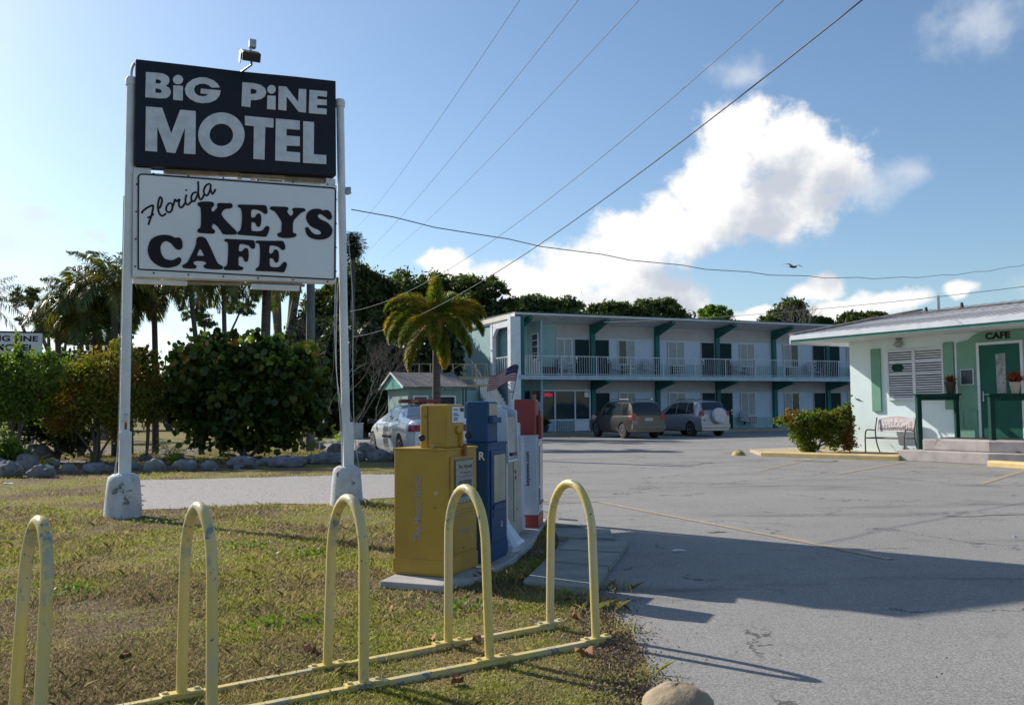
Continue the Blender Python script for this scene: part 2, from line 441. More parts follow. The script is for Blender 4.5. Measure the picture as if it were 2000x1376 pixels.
def line(name, pts, w, mat=None, z=.009):
    P = [np.array(p[:2]) for p in pts]; mb = MB(); L = []; R_ = []
    for i, p in enumerate(P):
        d = unit(P[min(i + 1, len(P) - 1)] - P[max(i - 1, 0)]); n = np.array([-d[1], d[0]]) * w / 2
        L.append((*(p + n), z)); R_.append((*(p - n), z))
    mb.add(L + R_, [(i, i + 1, len(P) + i + 1, len(P) + i) for i in range(len(P) - 1)])
    return part(name, mb, mat or m_paint_line, kind='structure')
line('painted_line', [G(1168, 980), G(1300, 1006), G(1450, 1035), G(1600, 1064), G(1740, 1093)], .11)
line('painted_line', [G(1060, 985), G(1168, 980)], .05)
line('painted_line', [G(1630, 927), G(1772, 901)], .12)
line('painted_line', [G(1912, 946), G(2010, 916)], .14)
line('painted_line', [G(1478, 921), G(1600, 893)], .10)
for a, b in (((1062, 859), (1150, 853)), ((1200, 862), (1290, 855)), ((1420, 861), (1500, 855))): line('painted_line', [G(*a), G(*b)], .25)

# ------------------------------------------------------------------ grass blades
def inpoly(P, poly):
    x, y = P[:, 0], P[:, 1]; ins = np.zeros(len(P), bool); n = len(poly)
    for i in range(n):
        x1, y1 = poly[i][:2]; x2, y2 = poly[(i + 1) % n][:2]
        c = ((y1 > y) != (y2 > y)) & (x < (x2 - x1) * (y - y1) / (y2 - y1 + 1e-12) + x1); ins ^= c
    return ins
def blades(name, P, hgt, wid, lean=.5, hm=1):
    N = len(P); P3 = np.concatenate([P, np.zeros((N, 1))], 1); q = RNG.uniform(0, 2 * np.pi, N); s = np.stack([np.cos(q), np.sin(q), np.zeros(N)], 1)
    h = hgt * RNG.uniform(.4, 1.25, (N, 1)) * hm; w = wid * RNG.uniform(.6, 1.3, (N, 1)); q2 = RNG.uniform(0, 2 * np.pi, N)
    ln = np.stack([np.cos(q2), np.sin(q2), np.zeros(N)], 1) * h * lean * RNG.uniform(.2, 1.8, (N, 1))
    up = np.array([0, 0, 1.])
    mid = P3 + ln * .35 + up * h * .6
    V = np.stack([P3 - s * w, P3 + s * w, mid + s * w * .8, P3 + ln + up * h * .95, mid - s * w * .8], 1)
    return npmesh(name, V.reshape(-1, 3), 5)
N = 420000
u = RNG.uniform(1 / 20.0, 1 / 3.4, N); Y = 1 / u; X = RNG.uniform(-.66, .20, N) * Y
Pg = np.stack([X, Y], 1)
k = ~inpoly(Pg, LOT) & ~inpoly(Pg, GRAV)
from mathutils import noise as MN
Pg = Pg[k]
dens = np.array([MN.noise((p[0] * .7, p[1] * .7, 3.3)) + .6 * MN.noise((p[0] * 2.6, p[1] * 2.6, 1.3)) for p in Pg])
k = RNG.uniform(-.75, .55, len(Pg)) < dens + .05
Pg = Pg[k]; HM = (.75 + 1.1 * dens[k].clip(-.2, .8))[:, None] * np.where(RNG.uniform(size=(k.sum(), 1)) < .03, 2.0, 1.0); Yg = Pg[:, 1:2]
go_ = link('grass', blades('grass', Pg, .013 + .0026 * Yg.clip(3, 9), .0010 + .00042 * Yg, .9, HM), m_blade, kind='stuff')
go_['label'] = 'short patchy lawn grass round the bike rack and the sign posts'; go_['category'] = 'grass'
# loose tufts along the lot edge and round footings
def tuft(loc, label, n=60, h=.16, r=.07, seed=0):
    P = RNG.normal(size=(n, 2)) * r
    me = blades('grass_tuft', P, h, .004, 1.0); o = link('grass_tuft', me, m_blade, loc=(loc[0], loc[1], 0))
    tag(o, label, 'grass tuft', 'grass tufts along the edge of the lot'); return o

# ------------------------------------------------------------------ motel sign
m_white = M('white_paint', (.72, .73, .74), .5, (.60, .61, .62), 4, spots=[((.35, .33, .30), 9, .68, .74)], stretch=(1, 1, .6))
m_whitepanel = M('white_panel', (.74, .75, .76), .45, (.70, .71, .73), 1.5)
m_darkpanel = M('dark_sign_panel', (.010, .017, .028), .5, (.018, .011, .022), 1.2, spec=.2)
m_letw = M('white_letters', (.62, .64, .66), .5, (.50, .51, .55), 7, spots=[((.30, .29, .28), 12, .70, .76)])
m_letd = M('dark_letters', (.014, .011, .017), .6, (.02, .014, .018), 3, spec=.2)
m_footing = M('whitewashed_footing', (.62, .62, .62), .8, (.45, .45, .44), 5, bump=.5, bscale=30, spots=[((.16, .14, .12), 7, .60, .68)])
m_alu = M('galvanised', (.45, .46, .47), .4, (.33, .34, .35), 9, metal=.7)
m_rust = M('rust', (.30, .12, .04), .9, (.18, .07, .03), 12)
m_wood = M('weathered_board', (.30, .24, .17), .85, (.2, .16, .11), 9)
m_black = M('black_plastic', (.02, .02, .02), .5)
pL = G(240, 1009); pR = G(677, 985)
srz = math.atan2(pR[1] - pL[1], pR[0] - pL[0]); SF = Frame(pL, srz); SW = float(np.linalg.norm((pR - pL)[:2]))
sign = thing('motel_sign', 'tall two-panel roadside sign on white posts reading Big Pine Motel and Florida Keys Cafe', 'sign', SF.w(0, 0), srz)
yF = -.13
Mz = Matrix.Rotation(math.radians(90), 4, 'X')
for i, xx in enumerate((0.0, SW)):
    ztop = 5.72 if i == 0 else SF.px(664, 196, 0)[1]
    if i == 0: ztop = SF.px(250, 152, 0)[1]
    xt = xx if i == 0 else SF.px(664, 196, 0)[0]
    mb = MB(); mb.tube([(xx, 0, .5), ((xx + xt) / 2, 0, 3), (xt, 0, ztop)], [.063, .06, .057], 20)
    post = part('post', mb, m_white, sign, sm=50)
    mb = MB(); mb.lathe([(.072, ztop - .10), (.076, ztop - .02), (.06, ztop + .01)], 20, Matrix.Translation((xt, 0, 0))); part('cap', mb, m_white, post, sm=50)
    zs = SF.px(240, 842, 0)[1] if i == 0 else SF.px(674, 824, 0)[1]
    mb = MB(); mb.box(xx - .062, xx + .085, -.085, .075, .5, zs); part('sleeve', mb, m_white, post, bevel=.012)
    mb = MB(); mb.lathe([(.235, 0), (.232, .06), (.215, .30), (.20, .46), (.185, .52), (.13, .555)], 20, Matrix.Translation((xx, 0, 0)))
    f = part('footing', mb, m_footing, sign, sm=60)
zc = SF.px(243, 815)[1]
mb = MB(); mb.cbox((0.0, -.075, zc), (.07, .04, .10)); part('junction_box', mb, m_alu, sign, bevel=.006)
mb = MB(); mb.cbox((0.01, -.062, zc - .11), (.03, .006, .09)); part('rust_stain', mb, m_rust, sign)
def quadbox(name, px4, y0, y1, mat, bevel=.01):
    c = [SF.px(*p, yF) for p in px4]; mb = MB()
    mb.prism(c, y0, y1, 'y'); return part(name, mb, mat, sign, bevel=bevel)
upper = quadbox('motel_panel', [(264, 322), (657, 343), (656, 158), (575, 149), (470, 139), (380, 128), (265, 115)], yF, .12, m_darkpanel)
lower = quadbox('cafe_panel', [(259, 539), (658, 552), (659, 361), (261, 334)], yF + .03, .10, m_white)
zA = lambda p: (240 + p[0] / 5.73, 110 + p[1] / 5.73)
zB = lambda p: (440 + p[0] / 4.746, 60 + p[1] / 4.746)
zC = lambda p: (250 + p[0] / 5.98, 330 + p[1] / 5.98)
zD = lambda p: (440 + p[0] / 6.552, 350 + p[1] / 6.552)
def letter(loops, z, mat, parent, y, curved=False):
    L = []
    for lp in loops:
        pp = [SF.px(*z(p), y) for p in lp]
        if curved: pp = smooth_loop(pp)
        L.append(pp)
    me = curve_mesh(L, .006)
    for v_ in me.vertices: x, zz, t_ = v_.co; v_.co = (x, y - t_, zz)
    me.flip_normals(); link('letter', me, mat, parent)
def ell(cx, cy, rx, ry, n=28): return [(cx + rx * math.cos(q), cy + ry * math.sin(q)) for q in [2 * math.pi * i / n for i in range(n)]]
yl = yF - .007
Bl = [[(258, 178), (400, 188), (450, 196), (490, 215), (515, 240), (522, 275), (510, 308), (478, 332), (515, 352), (534, 382), (536, 415), (520, 448), (490, 468), (420, 473), (250, 460)],
      [(367, 258), (405, 263), (425, 276), (427, 295), (408, 307), (366, 306)], [(364, 360), (405, 366), (430, 380), (436, 400), (420, 414), (364, 410)]]
letter(Bl, zA, m_letw, upper, yl)
letter([ell(617, 263, 57, 52)], zA, m_letw, upper, yl); letter([[(563, 328), (672, 335), (670, 497), (562, 488)]], zA, m_letw, upper, yl)
letter([[(1085, 350), (1060, 310), (1010, 268), (930, 240), (860, 237), (780, 260), (715, 310), (692, 370), (705, 430), (750, 480), (820, 515), (890, 527), (970, 520), (1040, 490), (1080, 445), (1095, 384), (872, 363), (868, 416), (955, 428), (930, 445), (890, 450), (840, 440), (805, 410), (795, 365), (815, 330), (860, 310), (910, 308), (960, 325), (990, 352)]], zA, m_letw, upper, yl)
letter([[(258, 562), (440, 578), (540, 865), (640, 600), (815, 615), (812, 1097), (682, 1088), (695, 800), (587, 1085), (492, 1073), (385, 790), (383, 1068), (250, 1058)]], zA, m_letw, upper, yl)
letter([ell(432.3, 263.5, 45.3, 43.6, 44), ell(432.3, 263.6, 23, 21.8, 32)], lambda p: p, m_letw, upper, yl)
letter([[(158, 480), (260, 487), (330, 505), (368, 535), (380, 575), (365, 612), (330, 635), (280, 645), (237, 643), (232, 710), (150, 700)], [(235, 538), (270, 542), (290, 556), (290, 575), (270, 588), (234, 588)]], zB, m_letw, upper, yl)
letter([ell(428, 545, 39, 40)], zB, m_letw, upper, yl); letter([[(390, 602), (466, 606), (466, 733), (386, 727)]], zB, m_letw, upper, yl)
letter([[(494, 515), (565, 520), (676, 665), (680, 540), (750, 545), (748, 760), (680, 753), (568, 610), (566, 742), (490, 733)]], zB, m_letw, upper, yl)
letter([[(780, 550), (943, 563), (940, 615), (853, 605), (852, 635), (940, 642), (940, 692), (852, 688), (850, 718), (940, 725), (938, 777), (773, 765)]], zB, m_letw, upper, yl)
letter([[(180, 790), (447, 815), (445, 900), (370, 893), (363, 1197), (260, 1188), (265, 885), (182, 877)]], zB, m_letw, upper, yl)
letter([[(468, 815), (690, 835), (690, 920), (567, 910), (567, 973), (690, 982), (690, 1070), (568, 1065), (568, 1120), (692, 1130), (692, 1220), (462, 1203)]], zB, m_letw, upper, yl)
letter([[(722, 840), (822, 848), (820, 1145), (936, 1155), (935, 1237), (720, 1225)]], zB, m_letw, upper, yl)
yc = yF + .023
# white face sheet with its thin black border line
mb = MB(); mb.prism([SF.px(*p, yc) for p in ((269, 530), (651, 546), (654, 370), (273, 341))], yc, yc + .01, 'y'); part('face_sheet', mb, m_whitepanel, lower)
bl = smooth_loop([SF.px(*p, yc) for p in ((270, 525), (270, 345), (273, 341), (280, 340), (650, 367), (654, 369), (655, 374), (654, 541), (652, 545), (647, 545.5), (274, 526), (270, 525))], 1)
mb = MB(); P3 = [(p[0], yc - .002, p[1]) for p in bl]; mb.tube(P3 + [P3[0]], .011, 6, sq=((0, 1, 0), .3)); part('border_line', mb, m_letd, lower)
yk = yc - .007
KEYS = [
 [(812, 410), (830, 388), (900, 380), (980, 385), (1006, 405), (1002, 430), (978, 455), (976, 485), (990, 500), (1010, 485), (1042, 450), (1042, 412), (1060, 398), (1150, 400), (1205, 402), (1222, 425), (1215, 450), (1180, 462), (1130, 470), (1095, 515), (1108, 560), (1180, 640), (1260, 720), (1272, 750), (1245, 765), (1120, 762), (1090, 730), (1040, 665), (1000, 640), (985, 655), (983, 690), (1012, 715), (1015, 740), (985, 755), (835, 745), (812, 725), (815, 705), (845, 680), (852, 620), (852, 500), (845, 450), (825, 430)]]
letter(KEYS, zC, m_letd, lower, yk, True)
letter([[(162, 340), (180, 325), (330, 327), (490, 332), (525, 345), (540, 400), (535, 435), (510, 445), (480, 425), (440, 400), (370, 385), (335, 400), (330, 470), (345, 490), (380, 485), (400, 450), (430, 437), (455, 460), (460, 530), (450, 590), (425, 610), (400, 595), (385, 560), (350, 548), (334, 565), (335, 640), (355, 662), (430, 665), (480, 650), (515, 605), (545, 598), (565, 625), (555, 670), (535, 715), (510, 735), (340, 722), (170, 708), (158, 690), (165, 670), (190, 655), (205, 600), (215, 480), (205, 395), (190, 365), (168, 358)]], zD, m_letd, lower, yk, True)
letter([[(572, 370), (590, 350), (690, 350), (790, 357), (808, 375), (803, 395), (793, 412), (810, 445), (833, 468), (855, 460), (872, 430), (870, 410), (858, 390), (870, 370), (930, 367), (1000, 372), (1025, 390), (1020, 410), (975, 428), (900, 500), (870, 545), (865, 600), (868, 680), (905, 695), (910, 720), (885, 740), (800, 753), (700, 742), (668, 715), (675, 690), (715, 670), (720, 600), (720, 545), (690, 490), (640, 420), (600, 395), (575, 385)]], zD, m_letd, lower, yk, True)
letter([[(1275, 395), (1310, 395), (1345, 420), (1362, 460), (1362, 500), (1340, 518), (1310, 508), (1270, 475), (1230, 450), (1195, 450), (1185, 475), (1215, 510), (1300, 550), (1350, 600), (1372, 655), (1350, 720), (1290, 760), (1200, 773), (1110, 755), (1050, 715), (1030, 660), (1023, 630), (1040, 612), (1065, 620), (1090, 655), (1130, 695), (1180, 708), (1220, 700), (1222, 675), (1190, 645), (1110, 610), (1060, 560), (1035, 500), (1045, 440), (1090, 395), (1150, 378), (1210, 382), (1245, 398)]], zD, m_letd, lower, yk, True)
letter([[(610, 805), (632, 840), (638, 900), (625, 930), (595, 943), (565, 935), (540, 910), (500, 865), (450, 842), (410, 855), (385, 890), (380, 940), (395, 1000), (430, 1045), (485, 1062), (530, 1060), (570, 1040), (600, 1030), (622, 1050), (618, 1085), (590, 1120), (540, 1140), (450, 1153), (350, 1125), (270, 1060), (235, 980), (235, 910), (265, 830), (330, 785), (420, 768), (500, 780), (545, 800), (580, 800)]], zC, m_letd, lower, yk, True)
letter([[(800, 820), (820, 795), (860, 790), (900, 805), (925, 840), (960, 910), (1010, 1020), (1050, 1100), (1100, 1130), (1110, 1155), (1090, 1170), (1010, 1172), (930, 1165), (890, 1150), (885, 1125), (912, 1108), (905, 1085), (860, 1075), (790, 1075), (768, 1090), (770, 1110), (800, 1130), (795, 1155), (765, 1163), (660, 1157), (637, 1140), (640, 1120), (690, 1090), (730, 1020), (775, 930), (795, 870)], [(845, 935), (862, 955), (887, 1005), (880, 1015), (808, 1010), (808, 1000), (828, 950)]], zC, m_letd, lower, yk, True)
letter([[(-12, 775), (5, 762), (60, 765), (200, 772), (330, 778), (365, 785), (382, 830), (380, 875), (360, 890), (335, 885), (300, 850), (240, 832), (190, 830), (178, 850), (172, 905), (185, 922), (220, 915), (245, 885), (275, 880), (295, 910), (300, 980), (290, 1040), (265, 1055), (245, 1045), (225, 1000), (190, 988), (172, 1005), (170, 1090), (185, 1110), (225, 1125), (228, 1150), (195, 1165), (90, 1163), (0, 1160), (-18, 1140), (-12, 1120), (15, 1105), (28, 1060), (38, 930), (35, 830), (20, 800), (-5, 795)]], zD, m_letd, lower, yk, True)
letter([[(390, 800), (410, 785), (550, 788), (700, 788), (740, 795), (765, 850), (765, 890), (745, 905), (720, 900), (680, 865), (620, 848), (575, 850), (565, 875), (562, 935), (578, 952), (605, 940), (625, 905), (655, 898), (680, 925), (687, 990), (678, 1050), (655, 1067), (635, 1058), (615, 1020), (580, 1008), (568, 1025), (568, 1085), (580, 1115), (625, 1125), (690, 1118), (735, 1070), (765, 1055), (788, 1080), (785, 1110), (765, 1165), (740, 1190), (640, 1182), (410, 1172), (393, 1155), (400, 1135), (425, 1120), (440, 1060), (445, 930), (440, 850), (425, 820), (395, 815)]], zD, m_letd, lower, yk, True)
SCRIPT = [[(162, 520), (175, 490), (230, 450), (290, 425), (290, 470), (275, 540), (255, 600), (238, 652)], [(228, 570), (262, 555), (302, 525)],
          [(362, 462), (385, 425), (397, 360), (374, 330), (354, 390), (350, 460), (367, 520), (400, 548), (445, 520)],
          [(485, 395), (455, 430), (445, 470), (460, 500), (490, 505), (515, 470), (520, 420), (490, 393)], [(512, 450), (532, 415), (549, 350)], [(549, 350), (566, 378), (588, 362), (606, 352)], [(606, 352), (594, 396), (600, 436), (624, 450), (650, 425), (668, 395)],
          [(683, 300), (670, 365), (680, 408), (705, 415), (745, 375)], [(676, 240), (684, 256)],
          [(800, 270), (760, 285), (738, 330), (748, 370), (775, 375), (808, 310), (822, 240), (818, 145)], [(818, 240), (825, 310), (840, 352), (862, 350), (890, 300)],
          [(962, 172), (915, 190), (885, 250), (897, 300), (930, 305), (958, 245), (968, 182)], [(968, 182), (965, 240), (985, 292), (1008, 265), (1022, 235)]]
mb = MB()
for s_ in SCRIPT:
    P3 = [(p[0], yc - .004, p[1]) for p in smooth_line([SF.px(*zC(q), yc) for q in s_])]
    mb.tube(P3, .0128, 8, sq=((0, 1, 0), .3))
part('script_lettering', mb, m_letd, lower)
# boards and rails between and under the panels
def bar(name, p1, p2, th, y0, y1, mat, parent=sign):
    a = SF.px(*p1, yF); b = SF.px(*p2, yF); mb = MB(); mb.prism([(a[0], a[1] - th), (b[0], b[1] - th), (b[0], b[1]), (a[0], a[1])], y0, y1, 'y'); return part(name, mb, mat, parent)
bar('bracket', (262, 324), (296, 326), .09, -.05, .08, m_white); bar('board', (322, 326), (470, 333), .05, -.02, .10, m_wood); bar('board', (470, 335), (560, 340), .05, -.03, .07, m_wood); bar('board', (560, 341), (655, 346), .06, -.01, .09, m_wood)
bar('bracket', (640, 345), (658, 347), .13, -.05, .08, m_white)
bar('rail', (261, 541), (368, 546), .06, .0, .08, m_white); bar('rail', (368, 547), (600, 552), .035, .01, .07, m_wood); bar('rail', (494, 552), (588, 556), .07, -.03, .05, m_white)
for a, b, n in (((300, 339), (640, 360), 6), ((300, 533), (640, 550), 6), ((267, 360), (264, 520), 4), ((656.5, 390), (656, 530), 4)):
    for i in range(n):
        x, z_ = SF.px(a[0] + (b[0] - a[0]) * i / (n - 1), a[1] + (b[1] - a[1]) * i / (n - 1), yF + .03); mb = MB(); mb.cbox((x, yF + .028, z_), (.02, .008, .02)); part('screw', mb, m_letd, lower)
# conduit, cables, floodlight, small lamp
ztl = SF.px(250, 152)[1]
mb = MB(); mb.tube(smooth_line([(.0, .0, ztl - .02), (.0, 0, ztl + .10), (.03, 0, ztl + .20), (.11, .0, ztl + .22)]), .018, 8); part('conduit', mb, m_white, sign, sm=60)
fx, fz = SF.px(488, 112, -.5)
mb = MB(); x0, z0 = SF.px(466, 138, 0); x1, z1 = SF.px(490, 90, -.5)
mb.tube([(x0, 0, z0 - .05), (x0 + .10, -.45, z1 - .24), (x1, -.5, z1 - .02)], .016, 6)
lamp = part('lamp_arm', mb, m_alu, sign)
mb = MB(); mb.cbox((fx, -.55, fz), (.24, .22, .12), rx=math.radians(28)); part('floodlight', mb, m_black, lamp, bevel=.01)
mb = MB(); mb.cbox((fx - .13, -.5, fz - .02), (.012, .16, .14), rx=math.radians(28)); mb.cbox((x1 + .02, -.5, z1 + .03), (.09, .09, .11)); part('junction_box', mb, m_alu, lamp, bevel=.006)
lx, lz = SF.px(679, 372, 0)
mb = MB(); mb.tube([(SW + .04, 0, lz + .03), (lx - .01, 0, lz + .02), (lx + .01, -.02, lz - .05)], [.03, .05, .045], 10); part('side_lamp', mb, m_alu, sign, sm=50)
ca = MB(); z1 = SF.px(655, 552)[1]
ca.tube(smooth_line([(SW - .17, .05, z1), (SW - .17, .03, 2.2), (SW - .10, .0, 1.2), (SW - .09, -.05, .5)]), .007, 5)
ca.tube(smooth_line([(SW - .14, .05, z1), (SW - .155, .03, 2.0), (SW - .085, .0, 1.3), (SW - .08, -.08, .2)]), .006, 5)
ca.tube(smooth_line([(SW - .02, -.1, 3.9), (SW + .055, -.09, 2.9), (SW + .06, -.08, 1.9), (SW + .09, -.09, 1.0), (SW + .16, -.1, .45), (SW + .2, -.1, .02)]), .006, 5)
part('cable', ca, m_alu, sign)
ca = MB(); ca.tube(smooth_line([(-.065, -.02, 4.2), (-.07, -.02, 2.6), (-.075, -.02, 1.1), (-.11, -.03, .6), (-.13, -.05, .5)]), .006, 5)
ca.tube(smooth_line([(-.06, -.05, 1.1), (-.085, -.05, .8), (-.10, -.06, .5)]), .005, 5); part('cable', ca, m_alu, sign)

# ------------------------------------------------------------------ bike rack
def yellowm():
    m = bpy.data.materials.new('chipped_yellow_paint'); m.use_nodes = True; t = NT(m.node_tree); b = m.node_tree.nodes['Principled BSDF']
    v = t.new('ShaderNodeTexCoord').outputs['Object']
    c = t.mix(t.ramp(t.noise(v, 3, 4), .4, .62), (.66, .51, .16, 1), (.58, .49, .26, 1))
    sz_ = t.new('ShaderNodeSeparateXYZ'); t.l.new(v, sz_.inputs[0]); zz_ = sz_.outputs[2]
    hi = t.math('ADD', t.ramp(zz_, .45, .80), t.math('MULTIPLY', t.ramp(zz_, .16, .04), .7)); wear = t.math('MULTIPLY', t.math('SUBTRACT', hi, .75), .13)
    c = t.mix(t.ramp(t.math('ADD', t.noise(t.vmath('ADD', v, (4, 2, 8)), 7, 6, .7), wear), .57, .61), c, (.42, .40, .27, 1))
    c = t.mix(t.ramp(t.math('ADD', t.noise(t.vmath('ADD', v, (1, 2, 3)), 9, 7, .75), wear), .60, .615), c, (.19, .22, .26, 1))
    c = t.mix(t.ramp(t.noise(t.vmath('ADD', v, (9, 2, 3)), 30, 4, .7), .66, .68), c, (.12, .09, .06, 1))
    t.l.new(c, b.inputs['Base Color']); b.inputs['Roughness'].default_value = .42
    bn = t.new('ShaderNodeBump'); bn.inputs['Strength'].default_value = .25; t.l.new(t.noise(v, 18, 6, .7), bn.inputs['Height']); bn.inputs['Distance'].default_value = .006; t.l.new(bn.outputs[0], b.inputs['Normal'])
    return m
m_rack = yellowm()
rack = thing('bike_rack', 'low yellow bike rack of five hoops on two ground rails in the front lawn', 'bike rack', (0, 0, 0))
nf0 = np.array([.47, 5.24]); ff0 = np.array([.22, 5.62]); dn = np.array([-.6, -.405]); df = np.array([-.595, -.44])
for k_ in range(5):
    a = nf0 + dn * k_; b = ff0 + df * k_; a = a + (.05 if k_ == 4 else 0) * np.array([1, 0]); b = b + (.05 if k_ == 4 else 0) * np.array([1, 0]); c_ = (a + b) / 2; hw = np.linalg.norm(a - b) / 2; e = unit(a - b); pts = []
    hh = .905 + (.01 if k_ % 2 else 0); lean = np.array([(.0, -.01, .012, .0, .035)[k_], 0.0]) ; r_ = hw
    z0 = hh - .30
    for z_ in (0.02, .2, .4, z0): pts.append((*(c_ + e * hw * (1 - .10 * z_ / z0) + lean * z_ / hh), z_))
    for q in np.linspace(0, math.pi, 18)[1:-1]: pts.append((*(c_ + e * hw * .90 * math.cos(q) + lean * (z0 + .30 * math.sin(q)) / hh), z0 + .30 * math.sin(q)))
    for z_ in (z0, .4, .2, .02): pts.append((*(c_ - e * hw * (1 - .10 * z_ / z0) + lean * z_ / hh), z_))
    mb = MB(); mb.tube(pts, .0255, 14); hoop = part('hoop', mb, m_rack, rack, sm=60)
    for p in (a, b):
        mb = MB(); mb.cbox((p[0], p[1], .037), (.19, .06, .012), rz=math.atan2(.41, .6)); mb.cbox((p[0] + .06, p[1] + .04, .047), (.022, .022, .012)); mb.cbox((p[0] - .06, p[1] - .04, .047), (.022, .022, .012))
        part('foot_plate', mb, m_rack, hoop, bevel=.003)
for o_, d_ in ((nf0, dn), (ff0, df)):
    a = o_ - d_ * .06; b = o_ + d_ * 5.2; mb = MB()
    d3 = unit(b - a); ang = math.atan2(d3[1], d3[0]); L = np.linalg.norm(b - a); m_ = (a + b) / 2
    mb.cbox((m_[0], m_[1], .028), (L, .038, .008), rz=ang); mb.cbox((m_[0] - .022 * d3[1], m_[1] + .022 * d3[0], .010), (L, .006, .028), rz=ang)
    part('rail', mb, m_rack, rack)

# ------------------------------------------------------------------ news racks
m_yel = M('faded_yellow_paint', (.46, .275, .028), .5, (.39, .23, .035), 3, spots=[((.14, .07, .03), 6, .66, .72), ((.50, .42, .30), 4, .68, .74)])
m_blue = M('blue_paint', (.007, .055, .15), .5, (.009, .066, .17), 3, spec=.3, spots=[((.2, .22, .25), 14, .72, .76)])
m_wbox = M('white_box_paint', (.55, .58, .63), .5, (.46, .49, .54), 3, spots=[((.22, .16, .12), 11, .69, .74)])
m_plasw = M('white_plastic', (.58, .62, .68), .35, (.52, .56, .62), 2)
m_cream = M('cream_paint', (.44, .41, .35), .55, (.36, .33, .28), 4, spots=[((.2, .1, .05), 8, .64, .7)])
m_red = M('red_paint', (.30, .035, .03), .5, (.24, .03, .028), 3, spots=[((.4, .3, .3), 13, .7, .74)])
m_paper = M('newsprint', (.42, .40, .34), .9, (.34, .33, .28), 9, spots=[((.27, .26, .23), 40, .5, .6)])
m_tan = M('old_notice', (.50, .44, .33), .9, (.42, .36, .26), 5)
m_grey = M('grey_lettering', (.36, .36, .38), .7, (.26, .25, .28), 9)
m_stk = M('white_sticker', (.72, .74, .77), .5, (.66, .68, .72), 4)
m_sblue = M('sticker_print', (.05, .10, .35), .6)
m_win = glass('rack_window', (.08, .085, .08), .15)
Q0 = (-.3, 7.49)
pad_o = G(745, 1148); 
padpts = [(-1.02, 6.9), (-.52, 6.70), (-.22, 7.10), (.02, 8.0), (.18, 8.8), (.27, 9.6), (.40, 10.7), (-.3, 10.8), (-.6, 9.0), (-.75, 7.9)]
mb = MB(); mb.prism(padpts, 0, .06); pad = part('concrete_pad', mb, m_conc, bevel=.012, kind='structure')
PZ = .06
def rackframe(corner, ang): return Frame(corner, math.radians(ang))
def newsbox(label, corner, ang, W_, D, Hc, coin, mat, name='newspaper_box'):
    """local x: along the front (away from viewer), y: -depth ; front face at y=0 faces the lot (-y)"""
    t = thing(name, label, 'newspaper box', (corner[0], corner[1], PZ), math.radians(ang), 'newspaper boxes on the pad')
    mb = MB(); mb.box(0, W_, 0, D, .0, Hc); body = part('cabinet', mb, mat, t, bevel=.012)
    mb = MB(); mb.box(-.008, W_ + .008, -.008, D + .008, Hc - .012, Hc + .006); part('top_edge', mb, mat, body, bevel=.004)
    mb = MB(); mb.box(-.006, W_ + .006, -.006, D + .006, 0.02, .13); part('base_band', mb, mat, body, bevel=.005)
    mb = MB(); mb.box(.05, W_ - .05, -.014, -.001, .16, Hc - .06); door = part('door', mb, mat, t, bevel=.006)
    x0, x1, d1, z1 = coin
    mb = MB(); mb.box(x0, x1, .012, d1, Hc + .003, z1); c_ = part('coin_box', mb, mat, t, bevel=.018)
    return t, body, door, c_
YA = 66
yt, yb, yd, yc_ = newsbox('faded yellow newspaper box with grey vertical lettering, nearest of the row', (-.515, 6.99), YA, .53, .475, .985, (.05, .33, .27, 1.335), m_yel)
L3 = lambda x, y, z: (x, y, z)
mb = MB(); mb.box(.10, .43, -.02, -.015, .55, .90); w_ = part('window', mb, m_win, yd); mb = MB(); mb.box(.115, .415, -.026, -.021, .56, .885); part('newspaper', mb, m_paper, w_)
for i, (zz, hh, ww) in enumerate(((.84, .030, .24), (.79, .022, .16), (.76, .012, .24))):
    lettering('print', ['The Herald', 'Keys', 'news sport weather'][i], m_letd, w_, (.265, -.028, zz), (1, 0, 0), (0, 0, 1), ww, hh)
mb = MB(); mb.box(.15, .38, -.0285, -.0265, .60, .73); part('photo', mb, M('newsprint_photo', (.2, .2, .19), .9, (.1, .1, .1), 18), w_)
mb = MB(); mb.box(.09, .44, -.020, -.014, .17, .45); mb.box(.07, .46, -.026, -.013, .475, .495); part('panel', mb, m_yel, yd, bevel=.004)
lettering('word', 'Herald', m_grey, yd, (.26, -.0215, .33), (1, 0, 0), (0, 0, 1), .2, .035)
# near side face: x=0 plane, looks towards the camera; letters run upwards
lettering('side_lettering', 'The Miami Herald', m_grey, yb, (-.004, .255, .52), (0, 0, 1), (0, 1, 0), .50, .062, offset=.012, label='grey blackletter title running up the side')
mb = MB(); mb.box(-.004, 0, .15, .19, .07, .08); part('scratch', mb, m_stk, yb)
# coin box: lock, seam, sticker, coin slot, handle
mb = MB(); mb.lathe([(.026, 0), (.026, .012), (.02, .02), (.006, .02)], 18, Matrix.Translation((.05, .245, 1.07)) @ Matrix.Rotation(-math.pi / 2, 4, 'Y')); part('lock', mb, m_black, yc_)
mb = MB(); mb.box(.046, .05, .19, .194, 1.01, 1.32); part('seam', mb, m_black, yc_)
mb = MB(); mb.box(.046, .052, .035, .185, 1.03, 1.26); part('side_plate', mb, m_yel, yc_, bevel=.003)
mb = MB(); mb.box(.11, .31, .004, .0105, 1.19, 1.315); stk = part('sticker', mb, m_stk, yc_)
mb = MB(); mb.box(.24, .30, .001, .0035, 1.275, 1.305); part('print', mb, m_black, stk)
for zz, w2 in ((1.292, .07), (1.262, .06), (1.247, .09), (1.225, .075), (1.21, .06)): mb = MB(); mb.box(.13, .13 + w2, .001, .0035, zz - .005, zz + .004); part('print', mb, m_sblue, stk)
